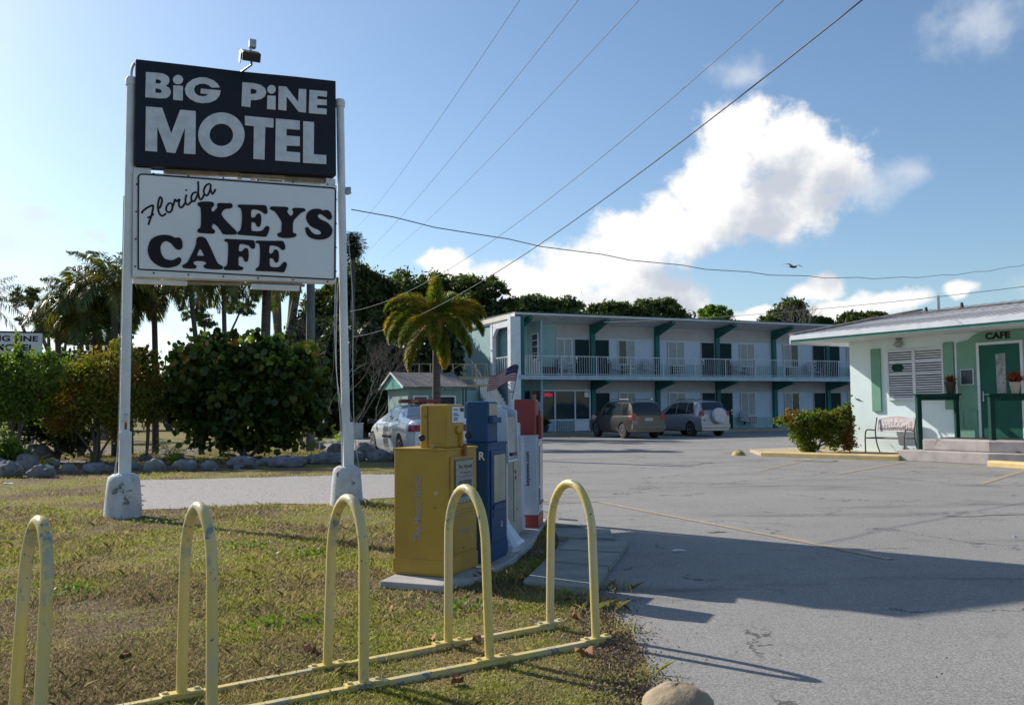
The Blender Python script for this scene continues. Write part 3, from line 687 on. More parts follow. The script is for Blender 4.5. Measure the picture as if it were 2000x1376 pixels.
mb = MB(); mb.lathe([(.03, 0), (.03, .02), (.018, .03)], 16, Matrix.Translation((.20, .012, 1.13)) @ Matrix.Rotation(math.pi / 2, 4, 'X')); mb.box(.225, .25, -.02, .011, 1.0, 1.12); part('coin_return', mb, m_yel, yc_, bevel=.004)
mb = MB(); mb.box(.255, .29, -.035, -.002, .92, 1.02); part('handle', mb, m_rust, yc_, bevel=.004)

bt, bb, bd, bc = newsbox('blue newspaper box between the yellow box and the white rack', (-.21, 7.60), 72, .50, .42, 1.0, (.03, .30, .215, 1.36), m_blue)
lettering('side_lettering', 'R', m_stk, bb, (-.006, .052, .90), (0, -1, 0), (0, 0, 1), .055, .07, offset=.03)
mb = MB(); mb.box(.10, .40, -.022, -.015, .50, .90); part('notice', mb, m_tan, bd)
mb = MB(); mb.box(.09, .41, -.026, -.014, .44, .485); mb.box(.08, .42, -.02, -.013, .38, .42); part('panel', mb, m_blue, bd)
lettering('word', 'a', m_stk, bd, (.30, -.018, .30), (1, 0, 0), (0, 0, 1), .04, .05)
mb = MB(); mb.lathe([(.026, 0), (.026, .012), (.006, .018)], 18, Matrix.Translation((.03, .19, 1.07)) @ Matrix.Rotation(-math.pi / 2, 4, 'Y')); part('lock', mb, m_black, bc)
mb = MB(); mb.box(.06, .26, .002, .0105, 1.24, 1.34); part('price_card', mb, m_tan, bc)
mb = MB(); mb.box(.05, .28, -.03, .0105, 1.175, 1.225); part('handle', mb, m_blue, bc, bevel=.006)

# white plastic magazine rack: hooded head on a flared stand
wr = thing('magazine_rack', 'white plastic magazine rack with hooded head and flared foot beside the blue box', 'magazine rack', (-.15, 8.45, PZ), math.radians(76))
mb = MB()
prof = [(0, -.18, .30, .30), (.05, -.19, .31, .31), (.10, -.15, .25, .25), (.24, -.085, .18, .17), (.30, -.075, .165, .15), (.84, -.07, .165, .15)]
vs = []; 
for z_, y0_, hx, hy in [(0, 0, .21, .20), (.055, 0, .215, .205), (.075, 0, .19, .18), (.22, .02, .12, .11), (.28, .03, .11, .10), (.86, .03, .11, .10)]:
    for (a, b) in ((-1, -1), (-.6, -1.15), (.6, -1.15), (1, -1), (1, 1), (-1, 1)): vs.append((a * hx, y0_ + b * hy, z_))
fs = [(i * 6 + j, i * 6 + (j + 1) % 6, (i + 1) * 6 + (j + 1) % 6, (i + 1) * 6 + j) for i in range(5) for j in range(6)]
mb.add(vs, fs); part('stand', mb, m_plasw, wr, bevel=.008)
hp = [(-.20, .80), (.19, .80), (.24, 1.30), (.02, 1.335), (-.13, 1.30)]   # side outline (y,z)
mb = MB(); mb.prism([(-.17, .80), (.20, .80), (.22, 1.33), (-.02, 1.335), (-.15, 1.28)], -.20, -.175, 'x'); mb.prism([(-.17, .80), (.20, .80), (.22, 1.33), (-.02, 1.335), (-.15, 1.28)], .175, .20, 'x')
mb.box(-.1745, .1745, .13, .20, .803, 1.31); mb.box(-.1745, .1745, -.02, .13, 1.30, 1.325); mb.box(-.1745, .1745, -.16, .13, .803, .83); part('head', mb, m_plasw, wr, bevel=.008)
mb = MB(); mb.box(-.168, .168, -.145, -.135, .835, 1.22); part('clear_door', mb, M('clear_door', (.30, .33, .36), .2, (.38, .41, .44), 14), wr)
mb = MB(); mb.box(-.10, .10, -.175, -.146, .86, .885); part('handle', mb, m_black, wr)
mb = MB(); P_ = [(-.203, -.02, 1.18), (-.203, .08, 1.18), (-.203, .08, .92)]; mb.tube(P_, .004, 5); mb.tube([(-.203, .10, 1.19), (-.203, .10, .93)], .003, 5); part('trim_line', mb, M('maroon_line', (.18, .05, .09), .5), wr)

ct, cb, cd, cc = newsbox('rusty cream coloured newspaper box behind the white plastic rack', (-.01, 9.05), 78, .46, .40, .98, (.03, .22, .22, 1.18), m_cream)
mb = MB(); mb.box(.03, .05, -.02, -.014, .86, .93); part('sticker', mb, m_red, cd)
for zz in (.66, .60): mb = MB(); mb.box(.08, .13, -.018, -.0142, zz - .018, zz + .018); part('print', mb, m_black, cd)
gt, gb, gd, gc = newsbox('grey white newspaper box squeezed between the cream box and the red topped one', (.06, 9.45), 79, .34, .36, 1.0, (.03, .2, .22, 1.15), m_wbox)
rt_, rb, rd, rc = newsbox('white newspaper box with red coin box, red foot and black keysnews.com lettering', (.265, 9.90), 82, .50, .28, 1.0, (.0, .3, .25, 1.40), m_wbox)
me = rc.data; rc.data.materials.clear(); rc.data.materials.append(m_red); rc['label'] = 'red coin box'
mb = MB(); mb.box(-.008, .508, -.010, .305, .0, .135); part('red_foot', mb, m_red, rt_, bevel=.006)
lettering('side_lettering', 'keysnews.com', m_letd, rb, (-.004, .10, .64), (0, 0, 1), (0, 1, 0), .37, .055, offset=.015)
mb = MB(); mb.box(.10, .40, -.022, -.014, .45, .88); part('window', mb, m_win, rd)
mb = MB(); mb.box(.07, .10, -.024, -.014, .28, .42); mb.box(.07, .40, -.026, -.0145, .24, .27); part('stripe', mb, m_red, rd)
mb = MB(); mb.box(.12, .30, -.04, .011, .96, 1.22); part('coin_slot', mb, m_red, rc, bevel=.01)

# slabs beside the pad
def slab(px, label, h=.05, mat=None):
    p = [G(*q)[:2] for q in px]; c = np.mean(p, 0); mb = MB(); mb.prism([tuple(q - c) for q in p], -.01, h)
    o = part('paving_slab', mb, mat or m_slab, bevel=.006); tag(o, label, 'paving slab', 'paving slabs beside the newspaper boxes', (c[0], c[1], 0)); return o
m_slab = M('old_slab', (.30, .30, .26), .85, (.22, .225, .20), 3, bump=.3, spots=[((.38, .33, .22), 3, .62, .7)])
slab([(1022, 1146), (1166, 1162), (1188, 1118), (1062, 1106)], 'pale edged paving slab nearest the bike rack')
slab([(1063, 1104), (1190, 1116), (1212, 1090), (1090, 1084)], 'paving slab in the middle of the short walkway')
slab([(1092, 1082), (1214, 1088), (1226, 1066), (1112, 1062)], 'largest far slab of the short walkway by the pad')
slab([(1090, 1056), (1200, 1060), (1192, 1042), (1078, 1038)], 'small slab with a broken corner behind the walkway')
slab([(1082, 1034), (1135, 1036), (1128, 1024), (1092, 1021)], 'smallest slab, farthest along beside the red footed box', .06)

# painted stones, litter and leaves
m_stone = M('painted_stone', (.36, .28, .18), .9, (.26, .20, .13), 4, bump=.5, bscale=25, spots=[((.55, .42, .16), 2.5, .6, .75)])
st = G(1324, 1385); mb = MB(); mb.blob((0, 0, -.01), (.165, .15, .125), 16, .05, 3); tag(part('round_boulder', mb, m_stone, sm=180), 'rounded tan boulder at the lawn edge in the bottom foreground', 'boulder', loc=(st[0], st[1], 0))
st = G(1443, 889); mb = MB(); mb.blob((0, 0, -.02), (.20, .17, .17), 12, .06, 5); tag(part('painted_stone', mb, M('yellow_stone', (.5, .36, .12), .8, (.3, .22, .1), 8), sm=180), 'small yellow painted stone alone on the asphalt', 'stone', loc=(st[0], st[1], 0))
m_leafdry = M('dry_leaf', (.32, .15, .06), .8, (.22, .10, .05), 14); m_litter = M('litter', (.75, .75, .73), .8)
for i, (x, y, s_, lab) in enumerate([(1140, 1281, .05, 'orange dry leaf by the foot of the rightmost hoop'), (893, 1338, .04, 'curled brown leaf between the rack rails and the frame bottom'), (843, 1252, .035, 'dry leaf beside the foot of the second hoop from the right'), (930, 1257, .03, 'dry leaf inside the second hoop from the right'), (605, 1277, .045, 'dry leaf left of the middle hoop'), (1125, 1212, .03, 'small dry leaf below the slabs'), (245, 1290, .04, 'pale leaf in the grass at the left'), (760, 1196, .03, 'small leaf in front of the pad')]):
    p = G(x, y); mb = MB(); mb.grid(lambda u, v: ((u - .5) * 2 * s_, (v - .5) * 1.1 * s_ * (1 - abs(u - .5)) * 1.6, .03 + .022 * math.sin(u * 5 + v * 3)), 6, 4)
    o = part('dry_leaf', mb, m_leafdry, sm=180); tag(o, lab, 'leaf', 'dry leaves on the lawn', (p[0], p[1], 0)); o.rotation_euler = (0, 0, i * 1.3)
for x, y, s_, lab in [(1325, 1077, .06, 'crumpled white litter on the shaded asphalt'), (828, 1322, .03, 'white scrap by the rack rail'), (1983, 1050, .02, 'tiny white scrap on the asphalt at the right'), (15, 945, .09, 'white paper at the left lawn edge')][:4]:
    p = G(x, y); mb = MB(); mb.blob((0, 0, .012), (s_, s_ * .5, .014), 6, .4, int(x)); tag(part('litter', mb, m_litter, sm=60), lab, 'litter', 'scraps of litter', (p[0], p[1], 0))
for x, y, lab in [(1205, 1150, 'grass tuft right of the nearest slab'), (1010, 1130, 'tuft between the pad and the nearest slab'), (960, 1140, 'tuft at the near corner of the pad'), (715, 985, 'tall tuft at the right sign footing'), (1215, 1235, 'ragged tuft on the lawn edge behind the rightmost hoop'), (1250, 1330, 'tuft left of the boulder'), (1175, 1190, 'thin tuft at the shaded lawn edge'), (1090, 1170, 'tuft in front of the nearest slab'), (738, 992, 'tuft between the right footing and the yellow box')]:
    tuft(G(x, y), lab, 70, .10 if x < 1200 else .07, .08)
# leaf litter and soil crumbs along the lot edge
P = np.stack([RNG.normal(.56, .10, 5000), RNG.uniform(3.9, 6.6, 5000), RNG.uniform(.008, .02, 5000)], 1)
o = link('soil_crumbs', npmesh('soil_crumbs', leaves(P, .008, .6), 4), M('dry_debris', (.17, .12, .08), .95, (.28, .21, .14), 40), kind='stuff'); o['label'] = 'dry debris where the lawn frays onto the asphalt'; o['category'] = 'debris'

# ------------------------------------------------------------------ two storey motel
m_aqua = M('aqua_stucco', (.29, .45, .47), .85, (.26, .41, .43), 2, bump=.15, bscale=30)
m_pale = M('pale_blue_wall', (.48, .56, .68), .8, (.44, .52, .63), 1.5)
m_trimw = M('white_trim', (.70, .73, .76), .6, (.62, .65, .68), 3)
m_greyw = M('grey_siding', (.42, .42, .43), .8, (.38, .38, .39), 2)
m_teal = M('teal_paint', (.028, .15, .135), .7, (.024, .12, .11), 2, spec=.2)
m_ddoor = M('dark_green_door', (.006, .026, .03), .6, (.008, .032, .036), 2, spec=.15)
m_rail = M('railing_white', (.56, .60, .64), .6)
m_glassd = glass('dark_glass'); m_curt = M('curtain', (.36, .39, .40), .8, (.26, .29, .31), 5, stretch=(8, 8, .4))
m_walk = M('walk_concrete', (.34, .34, .33), .85, (.28, .28, .27), 4)
m_sidew = M('white_siding', (.78, .78, .76), .7, (.72, .72, .70), 3)
m_gold = M('gold_metal', (.52, .40, .20), .5, (.42, .31, .15), 5)
m_ac = M('ac_grille', (.55, .58, .62), .6)
p0 = G(1080, 850); mrz = math.atan2(.401, .916); MF = Frame(p0, mrz)
motel = thing('motel_building', 'long two storey aqua and white motel with teal columns and a railed upper walkway', 'building', MF.w(0, 0), mrz)
YW = 1.85; SL = MF.px(1012, 738)[0]; SR = 28.0; ZS = 3.05; YB = 9.0
def mbox(name, x0, x1, y0, y1, z0, z1, mat, parent=motel, bevel=0, label=None):
    mb = MB(); mb.box(x0, x1, y0, y1, z0, z1); return part(name, mb, mat, parent, bevel=bevel, label=label)
sA = MF.px(1086, 680, YW)[0]
lowA = MF.px(1018, 780, YW)[0]
for nm, z0, z1 in (('wall', 0, 2.88), ('wall', ZS, 5.93)):
    mbox(nm, SL + .35, sA, YW, YB, z0, z1, m_aqua)
    mbox(nm, sA, SR, YW, YB, z0, z1, m_pale)
    mbox('wainscot', sA + .02, SR, YW - .03, YW - .003, z0 + .02, z0 + .78, m_aqua)
    mbox('siding_band', sA + .02, SR, YW - .028, YW - .004, z0 + (2.17 if z0 else 2.27), z1 - .003, m_greyw)
mbox('walkway', SL, SR, 0, YW - .002, 2.88, ZS, m_walk)
mbox('edge_beam', SL - .02, SR, -.05, -.002, 2.86, ZS + .03, M('slab_edge', (.40, .52, .60), .7))
mbox('walkway', SL - .1, SR, -.3, YW - .002, -.05, .14, m_walk)
mbox('kerb_edge', SL - .1, SR, -.40, -.302, -.05, .15, M('kerb_tan', (.35, .28, .2), .8))
# roof: soffit rising to the eave, thin white fascia, dark sheet on top
mb = MB(); mb.prism([(-.05, 6.165), (YW, 5.935), (YB + .5, 5.935), (YB + .5, 6.32), (-.05, 6.24)], SL - .15, SR, 'x'); roof = part('roof', mb, m_trimw, motel, label='white soffit and roof deck')
mb = MB(); mb.prism([(-.10, 6.245), (YB + .6, 6.33), (YB + .6, 6.40), (-.10, 6.29)], SL - .2, SR, 'x'); part('roof_sheet', mb, M('dark_teal_edge', (.05, .12, .12), .6), roof)
mbox('fascia', SL - .19, SR, -.09, -.052, 6.175, 6.24, m_trimw, roof); mbox('fascia', SL - .19, SL - .152, -.05, 7.2, 6.0, 6.245, M('cream_fascia', (.75, .72, .62), .6), roof)
cs = [MF.px(1157.5, 700, YW - .1)[0] + 4.14 * i for i in range(6)]
def brk(x, z, zc):
    mb = MB(); mb.prism([(YW - .21, z), (.0, zc), (.0, zc - .13), (YW - .21, z - .50)], x - .11, x + .11, 'x'); part('bracket', mb, m_teal, motel)
for x in [SL + .28] + cs:
    if x > SL + 1:
        mbox('column', x - .13, x + .13, YW - .2, YW - .034, ZS + .003, 5.92, m_teal); mbox('column', x - .13, x + .13, YW - .2, YW - .034, .141, 2.877, m_teal)
        brk(x, 5.93, 6.09); brk(x, 2.875, 2.875)
mbox('column', SL + .16, SL + .36, .0, .2, ZS + .003, 6.09, m_teal); mbox('column', SL + .16, SL + .36, .0, .2, .141, 2.85, m_teal); brk(SL + .75, 5.93, 6.09)
mbox('corner_column', SL - .42, SL + .14, -.04, .35, 0, 6.05, m_trimw, bevel=.01)
# doors and windows
def door(x, z, hs, w=.86, h=2.06, label=None):
    d = mbox('door', x - w / 2, x + w / 2, YW - .055, YW - .031, z + .02, z + h, m_ddoor, label=label)
    mb = MB(); mb.cbox((x - hs * (w / 2 - .08), YW - .065, z + 1.05), (.08, .02, .16)); mb.cbox((x - hs * (w / 2 - .08), YW - .09, z + .85), (.07, .05, .07)); part('handle', mb, m_trimw, d)
    mb = MB(); mb.box(x - w / 2 - .05, x - w / 2 - .005, YW - .05, YW - .03, z, z + h + .05); mb.box(x + w / 2 + .005, x + w / 2 + .05, YW - .05, YW - .03, z, z + h + .05); mb.box(x - w / 2, x + w / 2, YW - .05, YW - .03, z + h + .005, z + h + .05); part('frame', mb, m_greyw, d)
def window(x, z, w=1.08, h0=.74, h1=2.1, dark=0, ac=True):
    f = MB(); zz0 = z + h0; zz1 = z + h1; y0 = YW - .06; y1 = YW - .032
    f.box(x - w / 2, x + w / 2, y0, y1, zz1 - .04, zz1); f.box(x - w / 2, x + w / 2, y0, y1, zz0, zz0 + .04)
    for xx in (x - w / 2, x - .02, x + w / 2 - .04): f.box(xx, xx + .04, y0, y1, zz0 + .041, zz1 - .041)
    wf = part('window', f, m_alu, motel)
    for sgn, x0, x1 in ((-1, x - w / 2 + .04, x - .02), (1, x + .02, x + w / 2 - .04)):
        mbox('pane', x0, x1, YW - .048, YW - .034, zz0 + .041, zz1 - .041, m_glassd if sgn == dark else m_curt, wf)
    if ac:
        g_ = MB(); xw = .40; zb = z + .24
        g_.box(x - xw, x + xw, YW - .30, YW - .035, zb, zb + .44); a_ = part('ac_box', g_, m_black, motel)
        g2 = MB(); 
        for i in range(7): xx = x - xw + i * (2 * xw / 6); g2.box(xx - .018, xx + .018, YW - .325, YW - .302, zb, zb + .44)
        for i in range(4): zz = zb + i * .44 / 3; g2.box(x - xw - .02, x + xw + .02, YW - .345, YW - .327, zz - .018, zz + .018)
        part('grille', g2, m_ac, a_)
wu = [MF.px(1103, 690, YW)[0]]
for k_ in range(6):
    c0 = cs[k_]
    for fl, z in enumerate((.14, ZS)):
        if k_ % 2 == 0:
            if not (fl == 0 and k_ == 0): door(c0 - .62, z, 1)
            door(c0 + .62, z, -1)
            window(c0 + 2.05 + .15, z, dark=(-1, 0)[fl == 0] if k_ == 0 else 1 if k_ == 4 else 0, ac=not (fl == 0 and k_ == 0))
        else:
            window(c0 + 1.35, z, dark=1 if (fl and k_ == 3) or k_ == 3 else 0, w=1.15)
window(wu[0] - .05, ZS, w=.95)
mbox('low_grille', MF.px(1046, 712, YW)[0], MF.px(1084, 712, YW)[0], YW - .25, YW - .04, ZS + .05, ZS + .55, m_black)
# railing of the upper walkway, one mesh for each bay
x = SL + .4; 
while x < SR - 1:
    x1 = x + 2.07; mb = MB()
    mb.box(x, x + .05, .06, .11, ZS, ZS + 1.05); mb.box(x + .051, x1 - .001, .065, .105, ZS + 1.01, ZS + 1.05); mb.box(x + .051, x1 - .001, .07, .10, ZS + .08, ZS + .11)
    for i in range(1, 15): xx = x + i * 2.07 / 15; mb.box(xx - .009, xx + .009, .077, .093, ZS + .111, ZS + 1.009)
    part('railing', mb, m_rail, motel); x = x1
# lobby front on the ground floor
def lob(name, pa, pb, z0, z1, mat, y0=.10, y1=.034, parent=motel):
    return mbox(name, MF.px(pa, 780, YW)[0], MF.px(pb, 780, YW)[0], YW - y0, YW - y1, z0, z1, mat, parent)
lob('dark_door', 1020, 1045, .15, 2.3, m_ddoor)
lf = MB()
for pa in (1049, 1082, 1121, 1150): s0 = MF.px(pa, 780, YW)[0]; lf.box(s0 - .04, s0 + .04, YW - .14, YW - .036, .15, 2.3)
s0, s1 = MF.px(1049, 780, YW)[0], MF.px(1150, 780, YW)[0]; lf.box(s0, s1, YW - .135, YW - .037, 2.3, 2.38); lf.box(s0, s1, YW - .135, YW - .037, .72, .80)
lfo = part('shop_window', lf, m_trimw, motel, label='aluminium framed lobby windows')
for pa, pb in ((1050.5, 1081), (1083.5, 1120), (1122.5, 1149)): lob('pane', pa, pb, .80, 2.3, m_glassd, .08, .04, lfo)
lob('panel', 1050.5, 1081, .15, .72, m_pale, .09, .04, lfo); lob('panel', 1123, 1149, .18, .7, m_trimw, .11, .04, lfo)
s0, s1 = MF.px(1087, 828, YW)[0], MF.px(1119, 828, YW)[0]; mb = MB()
for i in range(8): xx = s0 + (s1 - s0) * i / 7; mb.box(xx - .02, xx + .02, YW - .2, YW - .16, .22, .68)
for i in range(4): mb.box(s0, s1, YW - .15, YW - .12, .22 + i * .145, .25 + i * .145)
part('grille', mb, m_ac, lfo)
m_neon = bpy.data.materials.new('neon_red'); m_neon.use_nodes = True; bb_ = m_neon.node_tree.nodes['Principled BSDF']; bb_.inputs['Base Color'].default_value = (.5, .02, .04, 1); bb_.inputs['Emission Color'].default_value = (1, .05, .12, 1); bb_.inputs['Emission Strength'].default_value = .35
s0, z0 = MF.px(1067, 771, YW); mb = MB(); mb.box(s0 - .38, s0 + .36, YW - .115, YW - .10, z0 - .16, z0 + .16); ns = part('open_sign', mb, M('sign_back', (.03, .05, .14), .5), motel, label='small red neon OPEN sign in the lobby window')
lettering('neon_letters', 'OPEN', m_neon, ns, (s0, YW - .12, z0), (1, 0, 0), (0, 0, 1), .60, .2, .02)
mb = MB(); mb.box(MF.px(1136, 745, YW)[0] + .1, MF.px(1147, 745, YW)[0], YW - .13, YW - .115, 1.98, 2.25); part('notice', mb, m_stk, motel)
# end wall with the stair landing
XE = SL - .05
yp0, _ = MF.side(963, 690, XE); yw1 = MF.side(897, 690, XE)[0]
mbox('end_wall', XE, SL + .34, yp0 + .15, YB, 0, 5.93, m_aqua)
mbox('landing_wall', XE + 1.5, XE + 1.6, .36, yp0 + .15, 0, 5.93, m_aqua)
mbox('portal_post', XE - .1, XE + .12, yp0 - .15, yp0 + .148, 0, 5.9, m_trimw)
mb = MB(); mb.prism([(.352, 5.55), (.55, 5.62), (yp0 - .6, 5.62), (yp0 - .152, 5.2), (yp0 - .152, 5.93), (.352, 6.0)], XE - .08, XE + .10, 'x'); part('portal_beam', mb, m_trimw, motel)
mbox('landing', XE, XE + 1.5, .352, yp0 - .152, 2.9, 3.05, m_walk)
mb = MB()
for i in range(9): yy = .42 + (yp0 - .7) * i / 8; mb.box(XE + .02, XE + .05, yy - .015, yy + .015, ZS + .1, ZS + 1)
mb.box(XE + .01, XE + .06, .36, yp0 - .16, ZS + 1.001, ZS + 1.05); mb.box(XE + .01, XE + .06, .36, yp0 - .16, ZS + .05, ZS + .099); part('railing', mb, m_rail, motel)
mb = MB(); mb.box(XE + 1.44, XE + 1.499, .6, 1.3, 3.9, 5.3); jw = part('window', mb, m_trimw, motel)
for i in range(4): mb = MB(); mb.box(XE + 1.42, XE + 1.439, .66, 1.24, 3.97 + i * .33, 4.25 + i * .33); part('pane', mb, m_glassd, jw)
mbox('door', XE + 1.45, XE + 1.499, .5, 1.5, .1, 2.3, M('brown_door', (.07, .06, .05), .6))
st_ = MB(); ns_ = 17
for i in range(ns_): st_.box(XE - 1.15, XE - .13, -1.2 + i * .27, -1.2 + (i + 1) * .27 + .02 * (i < ns_ - 1), i * .178, (i + 1) * .178 - .002)
stairs = part('stair', st_, m_sidew, motel)
mb = MB()
for i in range(0, ns_): z_ = (i + 1) * .178; mb.box(XE - 1.19, XE - 1.17, -1.07 + i * .27, -1.05 + i * .27, z_, z_ + .9)
mb.tube([(XE - 1.18, -1.1, 1.05), (XE - 1.18, -1.2 + ns_ * .27, .178 * ns_ + .95)], .025, 6); part('railing', mb, m_rail, stairs)
mbox('annex_wall', XE - .35, SL + 1, YB + .01, YB + 3.2, 0, 5.3, m_sidew, label='sunlit white siding')
mbox('annex_roof', XE - .6, SL + 1, YB + .01, YB + 3.4, 5.31, 5.45, m_trimw)

# furniture of the motel front
m_chair = M('grey_plastic', (.34, .37, .42), .6)
def chair(name, mat):
    t = thing(name, '', 'chair', (0, 0, 0), 0, 'chairs along the motel front')
    mb = MB(); mb.cbox((0, 0, .42), (.56, .5, .05)); part('seat', mb, mat, t, bevel=.02)
    mb = MB(); out = [(-.26, 0), (-.33, .35), (-.24, .52), (-.1, .60), (.1, .60), (.24, .52), (.33, .35), (.26, 0)]
    for i in range(7):
        a = -.30 + i * .10; h = .60 - 1.6 * a * a; m_ = Matrix.Translation((0, .22, .45)) @ Matrix.Rotation(math.radians(-12), 4, 'X')
        mb.box(a * .75 - .036, a * .75 + .036, -.012, .012, 0, h, m_)
    mb.box(-.24, .24, .013, .03, .18, .24, Matrix.Translation((0, .22, .45)) @ Matrix.Rotation(math.radians(-12), 4, 'X')); part('backrest', mb, mat, t)
    for sx in (-1, 1):
        mb = MB(); mb.cbox((sx * .31, -.02, .63), (.07, .56, .03)); part('armrest', mb, mat, t)
        for sy in (-1, 1): mb = MB(); mb.tube([(sx * .30, sy * .22, .615), (sx * .32, sy * .26, 0)], .022, 6); part('leg', mb, mat, t)
    return t
chairs = [(1207, ZS, 'fan backed grey chair left of the first upper window'), (1268, ZS, 'fan backed grey chair right of the first upper window'), (1445, ZS, 'grey chair behind the railing left of the fourth upper window'), (1590, ZS, 'grey chair behind the railing right of the fifth upper window'), (1455, .14, 'grey chair on the ground floor walk beside the air conditioner'), (1104, ZS, 'small chair behind the railing at the upper left window')]
ch0 = None
for (px_, z_, lab) in chairs:
    s0 = MF.px(px_, 700, 1.2)[0]; w_ = MF.w(s0, 1.2, z_)
    if ch0 is None: ch0 = chair('patio_chair', m_chair); ch0.location = tuple(w_); ch0.rotation_euler = (0, 0, mrz); ch0['label'] = lab
    else: copytree(ch0, w_, mrz + random.uniform(-.3, .3), lab)
def small_table(px_, z_, lab):
    s0 = MF.px(px_, 700, 1.1)[0]; t = thing('side_table', lab, 'table', MF.w(s0, 1.1, z_), mrz, 'small tables on the upper walkway')
    mb = MB(); mb.lathe([(.27, .45), (.28, .47), (.27, .49)], 18); part('table_top', mb, m_ac, t)
    for q in range(4): a = q * math.pi / 2 + .78; mb = MB(); mb.tube([(.15 * math.cos(a), .15 * math.sin(a), .45), (.24 * math.cos(a), .24 * math.sin(a), 0)], .015, 6); part('leg', mb, m_ac, t)
small_table(1231, ZS, 'small round table between the first two upper chairs'); small_table(1114, ZS, 'small table beside the chair at the upper left window')

# pot plant by the lobby
def potplant(name, lab, loc, r, h, matp, leafmat_, n, lr, lh, cat='potted plant', rz=0):
    t = thing(name, lab, cat, loc, rz); mb = MB(); mb.lathe([(r * .65, 0), (r * .95, h * .7), (r * 1.08, h * .86), (r * 1.08, h), (r * .9, h), (r * .85, h * .9)], 18); part('pot', mb, matp, t, sm=40)
    V = []
    for i in range(n):
        q = RNG.uniform(0, 6.28); e = RNG.uniform(.5, 1.45); L = lh * RNG.uniform(.6, 1.1); d = np.array([math.cos(q) * math.cos(e), math.sin(q) * math.cos(e), math.sin(e)]); s_ = unit(np.cross(d, [0, 0, 1.])) * lr
        b0 = np.array([0, 0, h * .9]); m_ = b0 + d * L * .55; tip = b0 + d * L + np.array([math.cos(q), math.sin(q), -.6]) * L * .18
        V += [b0, m_ + s_, tip, m_ - s_]
    link('leaves', npmesh('leaves', np.array(V), 4), leafmat_, t); return t
m_lg = leafm('plain_leaf', (.05, .11, .02), (.09, .16, .03)); m_bro = leafm('bromeliad_leaf', (.22, .03, .02), (.30, .07, .03), (.06, .09, .03))
s0 = MF.px(1064, 835, 1.2)[0]; potplant('potted_plant', 'dark green potted plant in front of the lobby window', MF.w(s0, 1.2, .14), .22, .35, M('dark_pot', (.05, .05, .05), .7), m_lg, 90, .05, .55)

# ------------------------------------------------------------------ flag, pergola, hut, things at the left of the lot
m_fr = M('flag_red', (.30, .03, .04), .8); m_fw = M('flag_white', (.55, .52, .52), .8); m_fb = M('flag_blue', (.03, .04, .10), .8, spots=[((.5, .5, .5), 60, .62, .64)])
tp = A(1013, 714, 44.0); bp = A(1000, 779, 44.0)
fl = thing('flag', 'stars and stripes flag flying left from a leaning pole at the motel corner', 'flag', bp)
mb = MB(); mb.tube([(0, 0, 0), tuple(tp - bp)], .02, 8); mb.cbox((0, 0, .35), (.25, .05, .04)); part('flagpole', mb, m_teal, fl)
def fp(u, v):
    d = tp - bp; a = d * .985 - unit(d) * v * .80
    return (a[0] - 1.42 * u, a[1] + .16 * math.sin(u * 7 + v) * u ** .5 - .3 * u, a[2] - .44 * u ** 1.6 + .13 * math.sin(u * 5.5 + .8) * (1 - .3 * v) * (u > 0) - .02 + .02 * v)
NU, NV = 30, 13; Vf = [fp(i / NU, j / NV) for i in range(NU + 1) for j in range(NV + 1)]
for nm, mt, cond in (('canton', m_fb, lambda i, j: i < 12 and j < 7), ('red_stripes', m_fr, lambda i, j: j % 2 == 0), ('white_stripes', m_fw, lambda i, j: j % 2 == 1)):
    mb = MB(); mb.v = Vf[:]; 
    for i in range(NU):
        for j in range(NV):
            can = i < 12 and j < 7
            if (nm == 'canton') == can and (can or cond(i, j)): a = i * (NV + 1) + j; mb.f.append((a, a + NV + 1, a + NV + 2, a + 1))
    used = sorted({q for f in mb.f for q in f}); mp = {q: k_ for k_, q in enumerate(used)}; mb.v = [mb.v[q] for q in used]; mb.f = [tuple(mp[q] for q in f) for f in mb.f]
    if nm == 'canton': cloth = part('cloth', mb, mt, fl, sm=180, label='blue canton with white stars')
    else: part(nm, mb, mt, cloth, sm=180)
# pergola
pg0 = A(858, 754, 41.5); pgf = Frame(pg0, .12); zt = pg0[2]
pg = thing('metal_pergola', 'tan metal pergola frame with arched hoops on thin dark posts before the stairs', 'pergola', (pg0[0], pg0[1], 0), .12)
m_post = M('dark_green_post', (.02, .05, .045), .6)
for x, y in ((.25, 0), (1.25, .2), (1.85, 0), (-.8, 1.4), (1.2, 1.6)): mb = MB(); mb.tube([(x, y, 0), (x, y, zt)], .035, 8); part('post', mb, m_post, pg)
for y in (-.1, 1.6):
    mb = MB(); mb.box(-1.5, 2.3, y - .03, y + .03, zt, zt + .07); part('beam', mb, m_gold, pg)
    mb = MB(); mb.box(-1.5, 2.3, y - .02, y + .02, zt + .38, zt + .42); part('beam', mb, m_gold, pg)
for i in range(8):
    x = -1.45 + i * .53; pts = [(x, .75 - .85 * math.cos(q), zt + .07 + 1.0 * math.sin(q)) for q in np.linspace(0, math.pi, 12)]
    mb = MB(); mb.tube(pts, .016, 6); part('hoop', mb, m_gold, pg)
mb = MB(); P3 = [(1.2 - .8 * math.cos(q), -.1, zt + .25 + .75 * math.sin(q)) for q in np.linspace(0, math.pi, 12)]; mb.tube(P3, .016, 6); mb.tube([(-1.5, .75, zt + 1.07), (2.3, .75, zt + 1.07)], .018, 6); part('ridge_tube', mb, m_gold, pg)
for i in range(7): mb = MB(); x = -1.2 + i * .2; mb.box(x - .01, x + .01, -.09, -.06, zt + .071, zt + .379); part('bar', mb, m_gold, pg)
